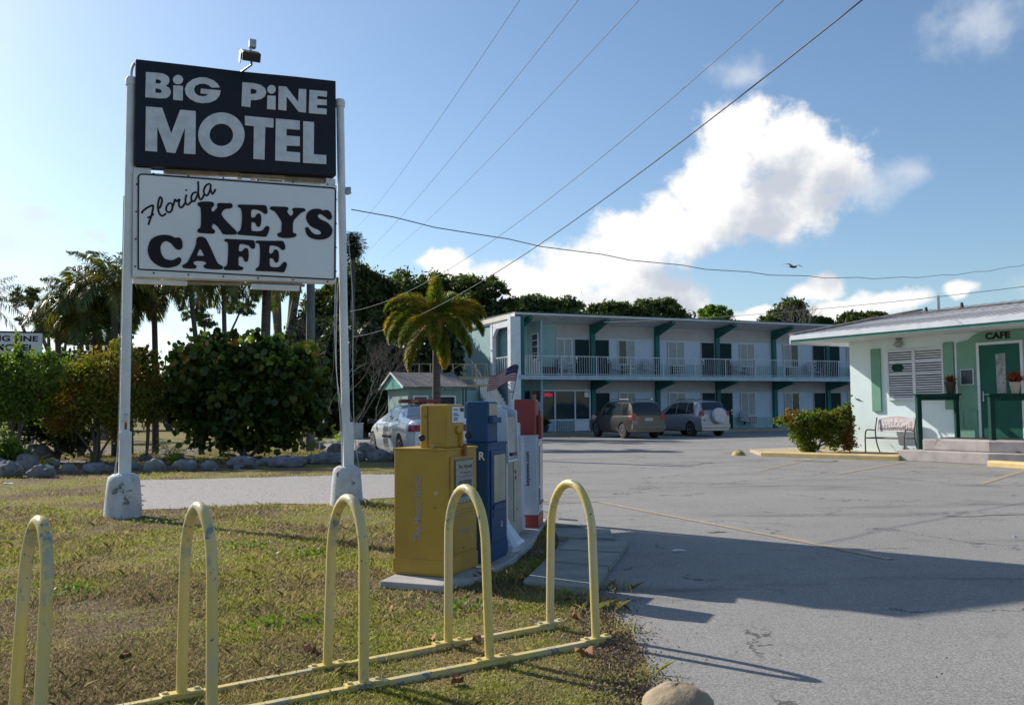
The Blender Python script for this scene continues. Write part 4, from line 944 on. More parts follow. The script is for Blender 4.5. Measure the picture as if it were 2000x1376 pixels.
# hut
hc = A(790, 757, 36.0); hut = thing('hut', 'small hut with grey shingle roof and teal gable at the back of the lot', 'hut', (hc[0], hc[1], 0), mrz); HF = Frame(hc, mrz); hz = hc[2]; HW = 3.6; HL = 2.75
m_shing = M('grey_shingles', (.17, .155, .15), .9, (.11, .105, .10), 6, bump=.4, bscale=30, spots=[((.34, .33, .31), 5, .6, .7)])
mb = MB(); mb.box(.25, HL - .2, .35, HW - .35, 0, hz - .02); hw_ = part('wall', mb, M('hut_wall', (.20, .30, .29), .85, (.17, .26, .25), 3), hut)  # aqua darkened to stand in for the shade of the trees
mb = MB(); mb.prism([(0, hz), (HW / 2, hz + .62), (HW, hz), (HW, hz + .06), (HW / 2, hz + .70), (0, hz + .06)], -.05, HL, 'x'); part('roof', mb, m_shing, hut)
mb = MB(); mb.prism([(.02, hz - .01), (HW / 2, hz + .61), (HW - .02, hz - .01)], .02, .09, 'x'); part('gable', mb, M('teal_gable', (.07, .33, .29), .6), hut)
mb = MB(); mb.prism([(-.03, hz - .02), (HW / 2, hz + .64), (HW + .03, hz - .02), (HW + .03, hz + .05), (HW / 2, hz + .71), (-.03, hz + .05)], -.09, -.052, 'x'); part('barge_board', mb, m_trimw, hut)
for x0, x1 in ((.45, 1.1), (1.3, 2.3)):
    mb = MB(); mb.box(x0, x1, .30, .345, 1.1, 1.95); w_ = part('window', mb, m_trimw, hut); mb = MB(); mb.box(x0 + .07, x1 - .07, .27, .298, 1.17, 1.88); part('pane', mb, m_glassd, w_); mb = MB(); mb.box(x0 + .07, x1 - .07, .255, .268, 1.5, 1.54); part('bar', mb, m_trimw, w_)
aw = Frame(A(880, 800, 46.5), mrz); mb = MB(); 
lw = thing('low_annex', 'low aqua annex wall with a small white framed window beside the stairs', 'building', tuple(aw.w(0, 0)), mrz)
mb.box(-1.6, 1.6, 0, 3, 0, 2.35); part('wall', mb, m_aqua, lw); mb = MB(); mb.box(-.3, .45, -.04, -.002, 1.15, 1.95); w_ = part('window', mb, m_trimw, lw); mb = MB(); mb.box(-.22, .37, -.06, -.042, 1.22, 1.88); part('pane', mb, m_glassd, w_)
# garden chair, planter box, post box
ch = chair('garden_chair', m_sidew); ch['label'] = 'white garden chair at the back edge of the lot beside a white box'; c_ = G(714, 853); ch.location = (c_[0], c_[1], 0); ch.rotation_euler = (0, 0, .3); del ch['group']; ch.scale = (1.15, 1.15, 1.15)
c_ = G(694, 857); mb = MB(); mb.box(-.36, .36, -.3, .3, 0, .72); t = thing('utility_box', 'pale square utility box left of the white garden chair', 'utility box', (c_[0], c_[1], 0), .2); part('body', mb, M('pale_green_box', (.48, .55, .52), .6), t, bevel=.02); mb = MB(); mb.box(-.38, .38, -.32, .32, .722, .77); part('lid', mb, m_trimw, t, bevel=.01)
c_ = G(624, 880); t = thing('mailbox', 'small white box on a thin post between the hedge and the pole', 'mailbox', (c_[0], c_[1], 0)); mb = MB(); mb.tube([(0, 0, 0), (0, 0, 1.0)], .025, 6); part('post', mb, m_alu, t); mb = MB(); mb.box(-.12, .14, -.1, .1, .95, 1.2); part('box', mb, m_trimw, t, bevel=.01)
# second motel sign at the far left
c_ = A(40, 800, 25.4); t = thing('small_motel_sign', 'smaller white sign with black letters partly behind the left hedge', 'sign', (c_[0], c_[1], 0), .30); TF = Frame(c_, .30)
xa, za = TF.px(-22, 649); xb, zb = TF.px(83, 649); mb = MB(); mb.box(xa, xb, -.06, .06, za - .9, za); pn = part('panel', mb, m_sidew, t, bevel=.01)
mb = MB(); mb.box(xa, xb + .01, -.075, .075, za + .001, za + .04); part('cap', mb, m_letd, pn)
for x in (xa + .2, xb - .25): mb = MB(); mb.box(x - .05, x + .05, .061, .16, 0, za - .1); part('post', mb, m_sidew, t)
x0, z1 = TF.px(-14, 657); x1, z2 = TF.px(75, 666); lettering('lettering', 'BIG PINE', m_letd, pn, ((x0 + x1) / 2, -.066, (TF.px(60, 657)[1] + TF.px(60, 666)[1]) / 2), (1, 0, 0), (0, 0, 1), x1 - x0, .165, .03)
lettering('lettering', 'MOTEL', m_letd, pn, ((x0 + x1) / 2 + .0, -.066, TF.px(60, 679)[1]), (1, 0, 0), (0, 0, 1), (x1 - x0) * .86, .19, .03)

# ------------------------------------------------------------------ cafe
m_mint = M('mint_stucco', (.75, .87, .87), .85, (.70, .82, .82), 1.6, bump=.25, bscale=26, spots=[((.58, .70, .69), .9, .6, .8)])
m_sgrn = M('shutter_green', (.17, .36, .25), .55, (.145, .32, .22), 3)
m_dgrn = M('railing_green', (.006, .04, .03), .7, (.01, .055, .04), 6, bump=.2, spec=.2)
m_door = M('door_green', (.006, .085, .055), .5, (.009, .10, .065), 2, spec=.25)
m_metal = M('metal_roof', (.66, .63, .61), .5, (.50, .47, .46), 3, metal=0, spots=[((.16, .13, .12), 2.2, .62, .7)], stretch=(1, .3, 1))
m_step = M('step_concrete', (.46, .41, .38), .85, (.34, .30, .28), 3, bump=.35, bscale=30, spots=[((.17, .14, .13), 3.5, .6, .72)])
p0 = G(1665, 878, .12); cv_ = np.array([1050, -1750.]) / np.hypot(1050, 1750); crz = math.atan2(cv_[1], cv_[0]); CF = Frame(p0, crz)
cafe = thing('cafe_building', 'single storey mint green cafe with a low metal roof, green shutters and green door', 'building', CF.w(0, 0), crz)
CX1 = 11.0
def cbx(name, x0, x1, y0, y1, z0, z1, mat, parent=cafe, bevel=0, label=None):
    mb = MB(); mb.box(x0, x1, y0, y1, z0, z1); return part(name, mb, mat, parent, bevel=bevel, label=label)
wall = cbx('wall', 0, CX1, 0, 8.6, 0, 3.198, m_mint)
# roof: flat soffit, teal fascia with a white drip edge, ribbed metal sheet
def froot(X, Y): # eave point in local coordinates at z
    d = ray(X, Y); t = (3.2 - H) / d[2]; return CF.local(CP + d * t)
e1 = froot(1527, 668); e2 = froot(1790, 651)
GO = -e1[0]; EO = -(e1[1] + e2[1]) / 2
GO = min(max(GO, .6), 2.2); EO = min(max(EO, .7), 1.5)
RS = .17; RY = 4.6
mb = MB(); mb.prism([(-EO, 3.2), (9.6, 3.2), (9.6, 3.30), (RY, 3.3 + RS * (RY + EO)), (-EO, 3.30)], -GO, CX1 + 1, 'x'); rf = part('roof', mb, m_trimw, cafe)
cbx('fascia', -GO, CX1 + 1, -EO - .03, -EO - .002, 3.19, 3.30, M('teal_fascia', (.06, .24, .19), .6), rf)
cbx('drip_edge', -GO - .03, CX1 + 1, -EO - .06, -EO - .031, 3.27, 3.40, m_trimw, rf)
mb = MB(); mb.prism([(-EO - .06, 3.401), (RY, 3.37 + RS * (RY + EO)), (9.7, 3.401), (9.7, 3.37), (RY, 3.33 + RS * (RY + EO)), (-EO - .03, 3.36)], -GO - .02, CX1 + 1, 'x')
sh_ = part('metal_sheet', mb, m_metal, rf)
mb = MB(); ang = math.atan(RS); x = -GO + .1
while x < CX1 + 1:
    L = (RY + EO) / math.cos(ang); m_ = Matrix.Translation((x, -EO - .04, 3.402)) @ Matrix.Rotation(ang, 4, 'X'); mb.prism([(-.028, 0), (-.016, .011), (.016, .011), (.028, 0)], 0, L, 'y', m_); x += .30
part('ribs', mb, M('rib_grey', (.42, .40, .39), .6, (.30, .28, .27), 6), sh_)
cbx('rake_trim', -GO - .06, -GO - .021, -EO - .05, 9.6, 3.16, 3.36, m_trimw, rf)
m_ = Matrix.Translation((-GO - .05, -EO - .05, 3.36)) @ Matrix.Rotation(ang, 4, 'X'); mb = MB(); mb.box(-.02, .16, 0, (RY + EO) / math.cos(ang), .03, .10, m_); part('rake_cap', mb, M('rusty_cap', (.28, .24, .22), .6, (.16, .12, .10), 5), rf)
m_ = Matrix.Translation((0, -EO - .04, 3.402)) @ Matrix.Rotation(ang, 4, 'X'); mb = MB(); mb.box(-GO, CX1, 3.55, 3.68, .045, .085, m_); part('seam', mb, M('tar_seam', (.10, .08, .07), .9, (.2, .17, .15), 8), sh_)
for (x, y) in ((1.2, 3.6), (3.4, 3.55), (5.1, 2.3), (5.6, 2.2), (6.9, 3.7), (.3, 3.2)):
    z_ = 3.41 + RS * (y + EO); mb = MB(); mb.lathe([(.07, z_ - .02), (.05, z_ + .06), (.035, z_ + .16)], 10, Matrix.Translation((x, y, 0))); part('vent', mb, m_black, rf)
pp = CF.px(1833, 604, 3.4); mb = MB(); zt_ = CF.px(1833, 577, 3.4)[1]; mb.tube([(pp[0], 3.4, 3.9), (pp[0], 3.4, zt_)], .05, 10); part('vent_pipe', mb, m_alu, rf)
# window
wl, wt = CF.px(1733, 685); wr_, wb = CF.px(1847, 778)
wt = CF.px(1790, 680)[1]; wb = CF.px(1790, 779)[1]
wf = MB(); wf.box(wl, wr_, -.05, -.002, wt - .05, wt); wf.box(wl, wr_, -.09, -.002, wb - .02, wb + .05)
xm = (wl + wr_) / 2 - .02
for xx in (wl, xm - .045, wr_ - .05): wf.box(xx, xx + (.09 if xx == xm - .045 else .05), -.05, -.002, wb + .051, wt - .051)
win = part('window', wf, m_trimw, cafe)
for (x0, x1) in ((wl + .05, xm - .045), (xm + .045, wr_ - .05)):
    mb = MB(); mb.box(x0, x1, -.012, -.003, wb + .051, wt - .051); part('pane', mb, m_glassd, win)
    mb = MB(); n_ = 20
    for i in range(n_): zz = wb + .07 + (wt - wb - .14) * i / (n_ - 1); mb.box(x0 + .01, x1 - .01, -.028, -.014, zz, zz + .031)
    part('blind', mb, m_stk, win)
    for i in (1, 2, 3): zz = wb + (wt - wb) * i / 4; mb = MB(); mb.box(x0, x1, -.045, -.03, zz - .02, zz + .02); part('muntin', mb, m_trimw, win)
os_ = CF.px(1755, 718); mb = MB(); mb.add([(os_[0] + .18 * math.cos(q), y_, os_[1] + .11 * math.sin(q)) for y_ in (-.055, -.046) for q in np.linspace(0, 2 * math.pi, 24, endpoint=False)], [tuple(range(24)), tuple(range(24, 48))] + [(i, (i + 1) % 24, (i + 1) % 24 + 24, i + 24) for i in range(24)]); part('oval_sign', mb, m_dgrn, win)
for a, b in ((1704, 1722), (1845, 1866)):
    x0 = CF.px(a, 740)[0]; x1 = CF.px(b, 740)[0]; z0 = CF.px((a + b) / 2, 803 if a < 1800 else 799)[1]; z1 = CF.px((a + b) / 2, 681 if a < 1800 else 668)[1]
    if a > 1800: x0 += .02
    cbx('shutter', x0, x1, -.06, -.003, z0, z1, m_sgrn, bevel=.01)
# entrance: surround with a low arch, letters, door, panel and menu case
FL = .55
xd0 = CF.px(1919, 760)[0]; xd1 = xd0 + 1.02; xs0 = CF.px(1877, 760)[0]; xs1 = xd1 + .62
zt0 = CF.px(1878, 668)[1]; zt1 = zt0 + .36
arch = [(xs0 - .05, FL + 0.0), (xs0 - .05, zt0 - .03), (xs0, zt0)]
for i in range(13): u = i / 12; arch.append((xs0 + .25 + (xs1 - xs0 - .5) * u, zt0 + .03 + (zt1 - zt0 - .05) * math.sin(math.pi * u) ** .8))
arch += [(xs1, zt0), (xs1 + .05, zt0 - .03), (xs1 + .05, FL)]
arch = [(x, min(z, 3.17)) for x, z in arch]
mb = MB(); mb.prism(arch, -.05, -.003, 'y'); sur = part('door_surround', mb, m_sgrn, cafe, label='green surround with a low arched top')
cbx('surround_trim', xs0 - .10, xs0 - .052, -.06, -.003, FL, zt0 - .1, m_trimw, sur)
lx = CF.px(1951, 655)[0]; lz = CF.px(1951, 655)[1]
lettering('lettering', 'CAFE', m_letd, sur, (lx, -.058, lz), (1, 0, 0), (0, 0, 1), CF.px(1976, 655)[0] - CF.px(1927, 655)[0], .17, .045)
mb = MB(); mb.cbox((lx, -.058, lz + .165), (.05, .008, .07)); part('palm_emblem', mb, m_letd, sur)
dr = cbx('door', xd0, xd1, -.085, -.052, FL + .03, zt0 - .12, m_door)
cbx('frame', xd0 - .07, xd0 - .002, -.10, -.052, FL, zt0 - .05, m_trimw, dr); cbx('frame', xd1 + .002, xd1 + .07, -.10, -.052, FL, zt0 - .05, m_trimw, dr); cbx('frame', xd0 - .001, xd1 + .001, -.10, -.052, zt0 - .118, zt0 - .05, m_trimw, dr)
cbx('pane', xd0 + .42, xd0 + .66, -.092, -.086, 1.65, 2.62, M('door_glass', (.28, .30, .33), .1, (.10, .12, .13), 6), dr)
cbx('handle', xd0 + .07, xd0 + .10, -.12, -.086, 1.45, 1.7, m_alu, dr)
x0 = xs0 + .05; x1 = xd0 - .12
mb = MB(); mb.prism([(x0, FL + .25), (x0, 1.25), (x1, 1.25), (x1, FL + .25)], -.062, -.051, 'y'); pn = part('panel', mb, m_sgrn, sur)
for a in ((x0, x1, FL + .25, FL + .275), (x0, x1, 1.225, 1.25), (x0, x0 + .025, FL + .276, 1.224), (x1 - .025, x1, FL + .276, 1.224)): cbx('moulding', a[0], a[1], -.075, -.063, a[2], a[3], m_sgrn, pn)
ma, mz = CF.px(1881, 752); mc, mt_ = CF.px(1905, 720); mb = MB(); mb.box(ma, mc, -.10, -.053, mz, mt_); mn = part('menu_case', mb, m_trimw, sur, bevel=.005); mb = MB(); mb.box(ma + .02, mc - .02, -.106, -.101, mz + .02, mt_ - .02); part('pane', mb, M('menu_dark', (.03, .045, .055), .25, (.05, .07, .08), 20), mn)
# twin spotlight under the eave, lizard ornament
sx, sz = CF.px(1758, 668); mb = MB(); mb.cbox((sx, -.06, sz + .10), (.12, .09, .06)); sp = part('spotlight', mb, M('bronze', (.25, .13, .09), .5), cafe)
for k_ in (-1, 1): mb = MB(); m_ = Matrix.Translation((sx + k_ * .03, -.10, sz + .08)) @ Matrix.Rotation(k_ * .55, 4, 'Y'); mb.lathe([(.018, 0), (.018, -.08), (.06, -.12), (.07, -.22)], 12, m_); part('lamp_head', mb, m_alu, sp)
ox, oz = CF.px(1676, 779); mb = MB(); mb.tube(smooth_line([(ox - .09, -.02, oz + .05), (ox - .05, -.02, oz), (ox, -.02, oz - .005), (ox + .05, -.02, oz - .02), (ox + .11, -.02, oz - .035)]), [.006] * 6 + [.016] * 13 + [.008] * 6, 8); part('lizard_ornament', mb, m_letd, cafe)
# sand bed, kerbs, steps
kA = G(1485, 891); kB = G(1756, 899.5)
def kerb(a, b, h, label=None):
    d = unit((b - a)[:2]); n = np.array([-d[1], d[0]]); L = np.linalg.norm((b - a)[:2]); f = Frame(a, math.atan2(d[1], d[0])); o = None
    mb = MB(); mb.prism([(0, -.01), (0, h * .8), (.04, h), (.20, h), (.24, h * .8), (.24, -.01)], 0, L, 'x'); o = part('kerb', mb, m_kerb, bevel=.02, kind='structure'); o.location = (a[0], a[1], 0); o.rotation_euler = (0, 0, f.rz); return o
kerb(kA, kB, .14); kerb(G(1928, 911), G(2080, 921), .14)
kl = [CF.local(kA), CF.local(kB)]
mb = MB(); mb.prism([tuple((kA + np.array([.1, .15, 0]))[:2]), tuple((kB + np.array([.1, .12, 0]))[:2]), tuple(CF.w(5.5, .3)[:2]), tuple(CF.w(-.2, .3)[:2]), tuple(CF.w(-2.2, 3.5)[:2]), tuple((kA + np.array([.3, 2.2, 0]))[:2])], .0, .10); part('sand_bed', mb, m_sand, kind='structure')
steps = thing('entrance_steps', 'two weathered concrete steps up to the green cafe door', 'steps', CF.w(0, 0), crz)
a = CF.local(G(1756, 899)); b = CF.local(G(1931, 908)); zl = .27
mb = MB(); mb.prism([(a[0], a[1]), (b[0], b[1]), (b[0] + 1.2, b[1] + .35), (b[0] + 3.2, b[1] + .2), (b[0] + 3.2, -.01), (a[0] + .15, -.01)], 0, zl); part('lower_step', mb, m_step, steps, bevel=.02)
ev = unit(np.array([b[0] - a[0], b[1] - a[1]])); nv = np.array([-ev[1], ev[0]]); 
if nv[1] < 0: nv = -nv
ua = np.array(a[:2]) + ev * .42 + nv * .34; ub = np.array(b[:2]) - ev * .18 + nv * .34
mb = MB(); mb.prism([tuple(ua), tuple(ub), (ub[0] + 1.2, ub[1] + .38), (b[0] + 3.1, ub[1] + .3), (b[0] + 3.1, -.02), (ua[0] + .1, -.02)], zl + .001, FL - .01); part('upper_step', mb, m_step, steps, bevel=.03)
mb = MB(); mb.box(xd0 - .8, xd1 + .3, -.62, -.12, FL - .009, FL + .01); mat_ = part('door_mat', mb, m_black); tag(mat_, 'dark doormat on the top step before the green door', 'doormat', loc=CF.w(0, 0)); mat_.rotation_euler = (0, 0, crz)
# railings
def railing(label, pf, zf, pb, zb, ztop, ext=0):
    t = thing('porch_railing', label, 'railing', (pf[0], pf[1], 0), 0, 'dark green timber railings of the cafe steps'); d = (pb - pf)[:2]; L = np.linalg.norm(d); f = math.atan2(d[1], d[0])
    t.rotation_euler = (0, 0, f)
    mb = MB(); mb.box(-.06, .06, -.05, .05, zf, ztop - .001); part('post', mb, m_dgrn, t, bevel=.006)
    mb = MB(); mb.box(L - .05, L + .05, -.045, .045, zb, ztop - .001); part('post', mb, m_dgrn, t, bevel=.006)
    mb = MB(); mb.box(-.10, L + .10 + ext, -.09, .09, ztop, ztop + .045); mb.box(-.06, L + .06 + ext, -.052, -.028, ztop - .12, ztop - .003); part('top_rail', mb, m_dgrn, t, bevel=.005); return t, L
pf = G(1797, 877, zl); pf[2] = 0
dpf = pf[1]; ZR = A(1797, 772, dpf)[2]
pb = CF.w(CF.px(1868, 800, -.25)[0], -.25)
r1, L1 = railing('dark green railing between the bench and the cafe door', pf, zl - .1, pb, zl, ZR)
pf2 = G(1940, 886, zl - .05); ZR2 = A(1938, 772, pf2[1])[2]; dd = unit((pb - pf)[:2]); pb2 = pf2 + np.array([dd[0], dd[1], 0]) * (L1 * 1.0)
r2, L2 = railing('dark green railing on the right of the steps, at the frame edge', pf2, .05, pb2, zl, ZR2)
# pot plants standing on the rails
f1 = pf + (pb - pf) * .86; potplant('potted_plant', 'red leaved plant in a dark pot on the left green railing', (f1[0], f1[1], ZR + .046), .13, .30, M('dark_brown_pot', (.035, .022, .022), .4), m_bro, 46, .022, .26)
f2 = pf2 + (pb2 - pf2) * .62; potplant('potted_plant', 'red flowering plant in a beige pot at the right frame edge', (f2[0], f2[1], ZR2 + .046), .12, .27, M('beige_pot', (.42, .36, .28), .6), m_bro, 60, .03, .36)
# bench
bx0 = CF.px(1690, 860, -.72)[0]; bx1 = CF.px(1766, 860, -.72)[0]; bw = bx1 - bx0; fl_ = CF.w(bx0, -.72)
m_bmet = M('bronze_metal', (.11, .07, .06), .45, (.14, .09, .08), 8); m_bback = M('bench_back_paint', (.62, .47, .46), .6, (.74, .66, .65), 14)
bench = thing('bench', 'metal garden bench with a white WELCOME back against the mint cafe wall', 'bench', (fl_[0], fl_[1], .10), crz)
for x in (0, bw):
    mb = MB(); mb.tube(smooth_line([(x, 0, 0), (x, .0, .38), (x, .03, .56), (x, .12, .62), (x, .42, .60)]), .018, 8); mb.tube(smooth_line([(x, .60, 0), (x, .50, .20), (x, .45, .42), (x, .44, .62), (x, .52, .95)]), .018, 8); part('side_frame', mb, m_bmet, bench, sm=60)
mb = MB(); mb.tube([(0, 0, .40), (bw, 0, .40)], .015, 8); mb.tube([(0, .46, .40), (bw, .46, .40)], .015, 8); part('rail', mb, m_bmet, bench)
mb = MB()
for i in range(7): y = .03 + i * .065; mb.box(.02, bw - .02, y, y + .045, .405, .42)
part('seat', mb, m_bmet, bench)
bk = [(.02, .58), (.03, .86), (.12, .93)] + [(.12 + (bw - .24) * i / 8, .93 + .06 * math.sin(math.pi * i / 8)) for i in range(1, 8)] + [(bw - .12, .93), (bw - .03, .86), (bw - .02, .58)]
m_ = Matrix.Translation((0, .45, 0)) @ Matrix.Rotation(math.radians(-6), 4, 'X')
mb = MB(); mb.prism(bk, 0, .012, 'y', m_); bbk = part('backrest', mb, m_bback, bench)
lt = flat(text_mesh('WELCOME', offset=.02), (bw / 2, .448 + .78 * math.sin(math.radians(6)) - .012, .775), (1, 0, 0), (0, math.sin(math.radians(6)), math.cos(math.radians(6))), bw * .74, .17)
link('lettering', lt, M('bench_letters', (.85, .84, .83), .5), bbk)
mb = MB(); fr2 = [(x, z - 0.0) for x, z in bk]; P3 = [tuple(m_ @ Vector((x, .006, z))) for x, z in bk]; mb.tube(P3 + [P3[0]], .014, 6); part('back_frame', mb, m_stk, bbk)
mb = MB()
for i in range(9):
    x = .12 + i * (bw - .24) / 8; P3 = [tuple(m_ @ Vector((x + .04 * math.cos(q), -.006, .65 + .035 * math.sin(q)))) for q in np.linspace(0, 6.28, 10)]; mb.tube(P3, .006, 4)
part('scrollwork', mb, M('pinkish_scroll', (.42, .28, .28), .6), bbk)
# coral rocks, driftwood ring beside the cafe
m_coral = M('coral_rock', (.42, .39, .36), .9, (.26, .24, .22), 6, bump=.9, bscale=14, spots=[((.12, .11, .10), 12, .56, .64)])
for i, (x, y, rx, rz_, lab) in enumerate([(1653, 874, .28, .15, 'coral rock at the foot of the cafe corner'), (1676, 877, .22, .09, 'flat coral rock left of the bench'), (1600, 884, .10, .07, 'white shell on the yellow kerb'), (1643, 872, .16, .2, 'grey rock behind the coral rock at the hedge foot')]):
    p = G(x, y, .1); mb = MB(); mb.blob((0, 0, 0), (rx, rx * .7, rz_), 9, .14, i + 40); tag(part('coral_rock' if i != 2 else 'shell', mb, m_coral if i != 2 else m_sidew, sm=60), lab, 'rock' if i != 2 else 'shell', None, (p[0], p[1], .1))
p = G(1610, 878, .1); mb = MB()
for k_ in range(3): mb.tube([(.27 * math.cos(q) + .03 * k_, .05 * k_ - .05, .24 + .27 * math.sin(q) * (1 - .06 * k_)) for q in np.linspace(-.4 + k_ * .3, 3.6 + .2 * k_, 16)], .022 - .003 * k_, 7)
dw = part('driftwood_ring', mb, M('driftwood', (.50, .42, .37), .8, (.32, .22, .19), 8), sm=60); tag(dw, 'bent driftwood ring leaning at the foot of the hedge', 'ornament', None, (p[0], p[1], .1))

# ------------------------------------------------------------------ vehicles
def paint(name, col, metal=.35, rough=.28):
    m = M(name, col, rough, tuple(c * .93 for c in col), 2, metal=metal); m.node_tree.nodes['Principled BSDF'].inputs['Coat Weight'].default_value = .5; return m
m_tyre = M('tyre', (.02, .02, .02), .8); m_rim = M('alloy', (.50, .51, .52), .3, metal=.8); m_cglass = glass('car_glass', (.012, .015, .018), .06); m_cglass.node_tree.nodes['Principled BSDF'].inputs['Specular IOR Level'].default_value = .8
m_tail = M('tail_light', (.28, .012, .02), .25); m_under = M('underbody', (.012, .012, .012), .8); m_chrome = M('chrome', (.7, .7, .7), .15, metal=1)
def car(name, label, cat, loc, heading, L, top, belt, hwf, roofhw, axles, wr_, zb, mat, side_win, rear_win, front_win, tail, bumper=None, group=None):
    """x: 0 rear .. L front"""
    t = thing(name, label, cat, loc, heading, group)
    X = np.unique(np.concatenate([np.linspace(0, L, 46), [.02, .06, L - .02, L - .06]]))
    ip = lambda tab, x: np.interp(x, [p[0] for p in tab], [p[1] for p in tab])
    def sm_(tab, x): return sum(ip(tab, x + d * L * .012) * w for d, w in ((-1, .25), (0, .5), (1, .25)))
    def section(x):
        zt = float(sm_(top, x)); bz = min(float(ip(belt, x)), zt - .015); hw = float(ip(hwf, x)); gh = max(0, zt - bz); k_ = min(1, gh / .35)
        rh = hw * .93 + (roofhw - hw * .93) * k_; zm = (zb + bz) / 2
        return [(0, zb), (hw * .90, zb), (hw * .975, zb + .10), (hw, zm), (hw * .99, bz - .10), (hw * .955, bz - .01), (hw * .93, bz), ((hw * .93 + rh) / 2 + .012 * k_, bz + gh * .52), (rh, bz + gh * .90), (rh * .90, bz + gh * .975), (rh * .5, zt + .012), (0, zt + .018)]
    def hw_at(x, z):
        s_ = section(x)[2:9]; return float(np.interp(z, [p[1] for p in s_], [p[0] for p in s_]))
    vs = []; n = 22
    for x in X:
        s_ = section(float(x)); full = s_ + [(-y, z) for y, z in s_[-2:0:-1]]
        vs += [(float(x), y, z) for y, z in full]
    fs = [tuple(range(n)), tuple((len(X) - 1) * n + j for j in range(n))[::-1]]
    for i in range(len(X) - 1):
        for j in range(n): fs.append((i * n + j, (i + 1) * n + j, (i + 1) * n + (j + 1) % n, i * n + (j + 1) % n))
    mb = MB(); mb.add(vs, fs); me = bpy.data.meshes.new('body'); me.from_pydata(mb.v, [], mb.f)
    import bmesh
    bm = bmesh.new(); bm.from_mesh(me); bmesh.ops.recalc_face_normals(bm, faces=bm.faces); bm.to_mesh(me); bm.free()
    bo = bpy.data.objects.new('body', me); COL.objects.link(bo)
    cut = MB()
    for ax in axles:
        for sg in (-1, 1):
            m_ = Matrix.Translation((ax, sg * (hwf[1][1] - .1), wr_)) @ Matrix.Rotation(math.pi / 2, 4, 'X'); cut.lathe([(wr_ + .055, -.16), (wr_ + .055, .16)], 28, m_)
    cm = bpy.data.meshes.new('c'); cm.from_pydata(cut.v, [], cut.f); bm = bmesh.new(); bm.from_mesh(cm); bmesh.ops.recalc_face_normals(bm, faces=bm.faces); bm.to_mesh(cm); bm.free()
    co = bpy.data.objects.new('c', cm); COL.objects.link(co); md = bo.modifiers.new('x', 'BOOLEAN'); md.object = co; md.operation = 'DIFFERENCE'; md.solver = 'EXACT'
    me2 = bpy.data.meshes.new_from_object(bo.evaluated_get(bpy.context.evaluated_depsgraph_get()))
    bpy.data.objects.remove(bo); bpy.data.objects.remove(co); smooth(me2, 32); me2.materials.clear(); body = link('body', me2, mat, t)
    mb = MB(); mb.box(.25, L - .25, -hwf[1][1] * .72, hwf[1][1] * .72, zb - .04, zb + .5); part('underbody', mb, m_under, t)
    # glass hugging the greenhouse
    for (b0, b1, t0, t1) in side_win:
        for sg in (-1, 1):
            def fn(u, v):
                x = (b0 + (b1 - b0) * u) * (1 - v) + (t0 + (t1 - t0) * u) * v; zt = float(sm_(top, x)); bz = float(ip(belt, x)); z = bz + .035 + (zt - bz - .13) * v
                return (x, sg * (hw_at(x, z) + .006), z)
            mb = MB(); mb.grid(fn, 8, 5); part('side_window', mb, m_cglass, t, sm=60)
    for nm, (xa, xb), wd in (('rear_window', rear_win, .8), ('windscreen', front_win, .84)):
        def fn(u, v):
            x = xa + (xb - xa) * v; z = float(sm_(top, x)); y = (u * 2 - 1) * wd * (hw_at(x, min(z - .02, z)) if False else (hwf[1][1] * .93 * (1 - v) + roofhw * v)) 
            return (x + (-.018 if nm == 'rear_window' else .018), y, z + .02 - .02 * abs(u * 2 - 1) ** 3)
        mb = MB(); mb.grid(fn, 10, 6); part(nm, mb, m_cglass, t, sm=60)
    for ax in axles:
        for sg in (-1, 1):
            m_ = Matrix.Translation((ax, sg * (hwf[1][1] - .12), wr_)) @ Matrix.Rotation(-sg * math.pi / 2, 4, 'X')
            mb = MB(); mb.lathe([(wr_ * .62, -.10), (wr_ * .93, -.10), (wr_, -.06), (wr_, .07), (wr_ * .95, .10), (wr_ * .64, .105)], 28, m_); w_ = part('wheel', mb, m_tyre, t, sm=40)
            mb = MB(); mb.lathe([(wr_ * .63, .06), (wr_ * .63, .112), (wr_ * .57, .112), (wr_ * .56, .07)], 28, m_)
            for k_ in range(5): mm = m_ @ Matrix.Rotation(k_ * 2 * math.pi / 5, 4, 'Z'); mb.box(0, wr_ * .58, -.035, .035, .08, .105, mm)
            mb.lathe([(wr_ * .16, .08), (wr_ * .14, .12)], 12, m_); part('rim', mb, m_rim, w_)
    for sg in (-1, 1):
        x0, y0, y1, z0, z1, dp = tail
        def fn(u, v):   # wraps the rear corner
            q = u; z = z0 + (z1 - z0) * v
            if q < .6: y = y0 + (y1 - y0) * (q / .6); x = -.012 + .01 * q
            else: y = hw_at(dp * (q - .6) / .4 + .02, z) + .012; x = -.006 + dp * (q - .6) / .4
            return (x + x0, sg * y, z)
        mb = MB(); mb.grid(fn, 10, 3); part('tail_light', mb, m_tail, t, sm=60)
        mb = MB(); mx = front_win[0] - .1; zz = float(ip(belt, mx)) + .06; mb.cbox((mx, sg * (hwf[1][1] + .09), zz), (.10, .2, .13)); part('mirror', mb, m_black if cat != 'police car' else m_black, t, bevel=.03)
        mb = MB(); hx = L - .12; mb.cbox((hx, sg * (hwf[1][1] - .24), float(ip(belt, hx)) - .12), (.16, .30, .13)); part('headlight', mb, m_chrome, t, bevel=.03)
    return t, body, hw_at
def head(a, b): return math.atan2(b[1] - a[1], b[0] - a[0])
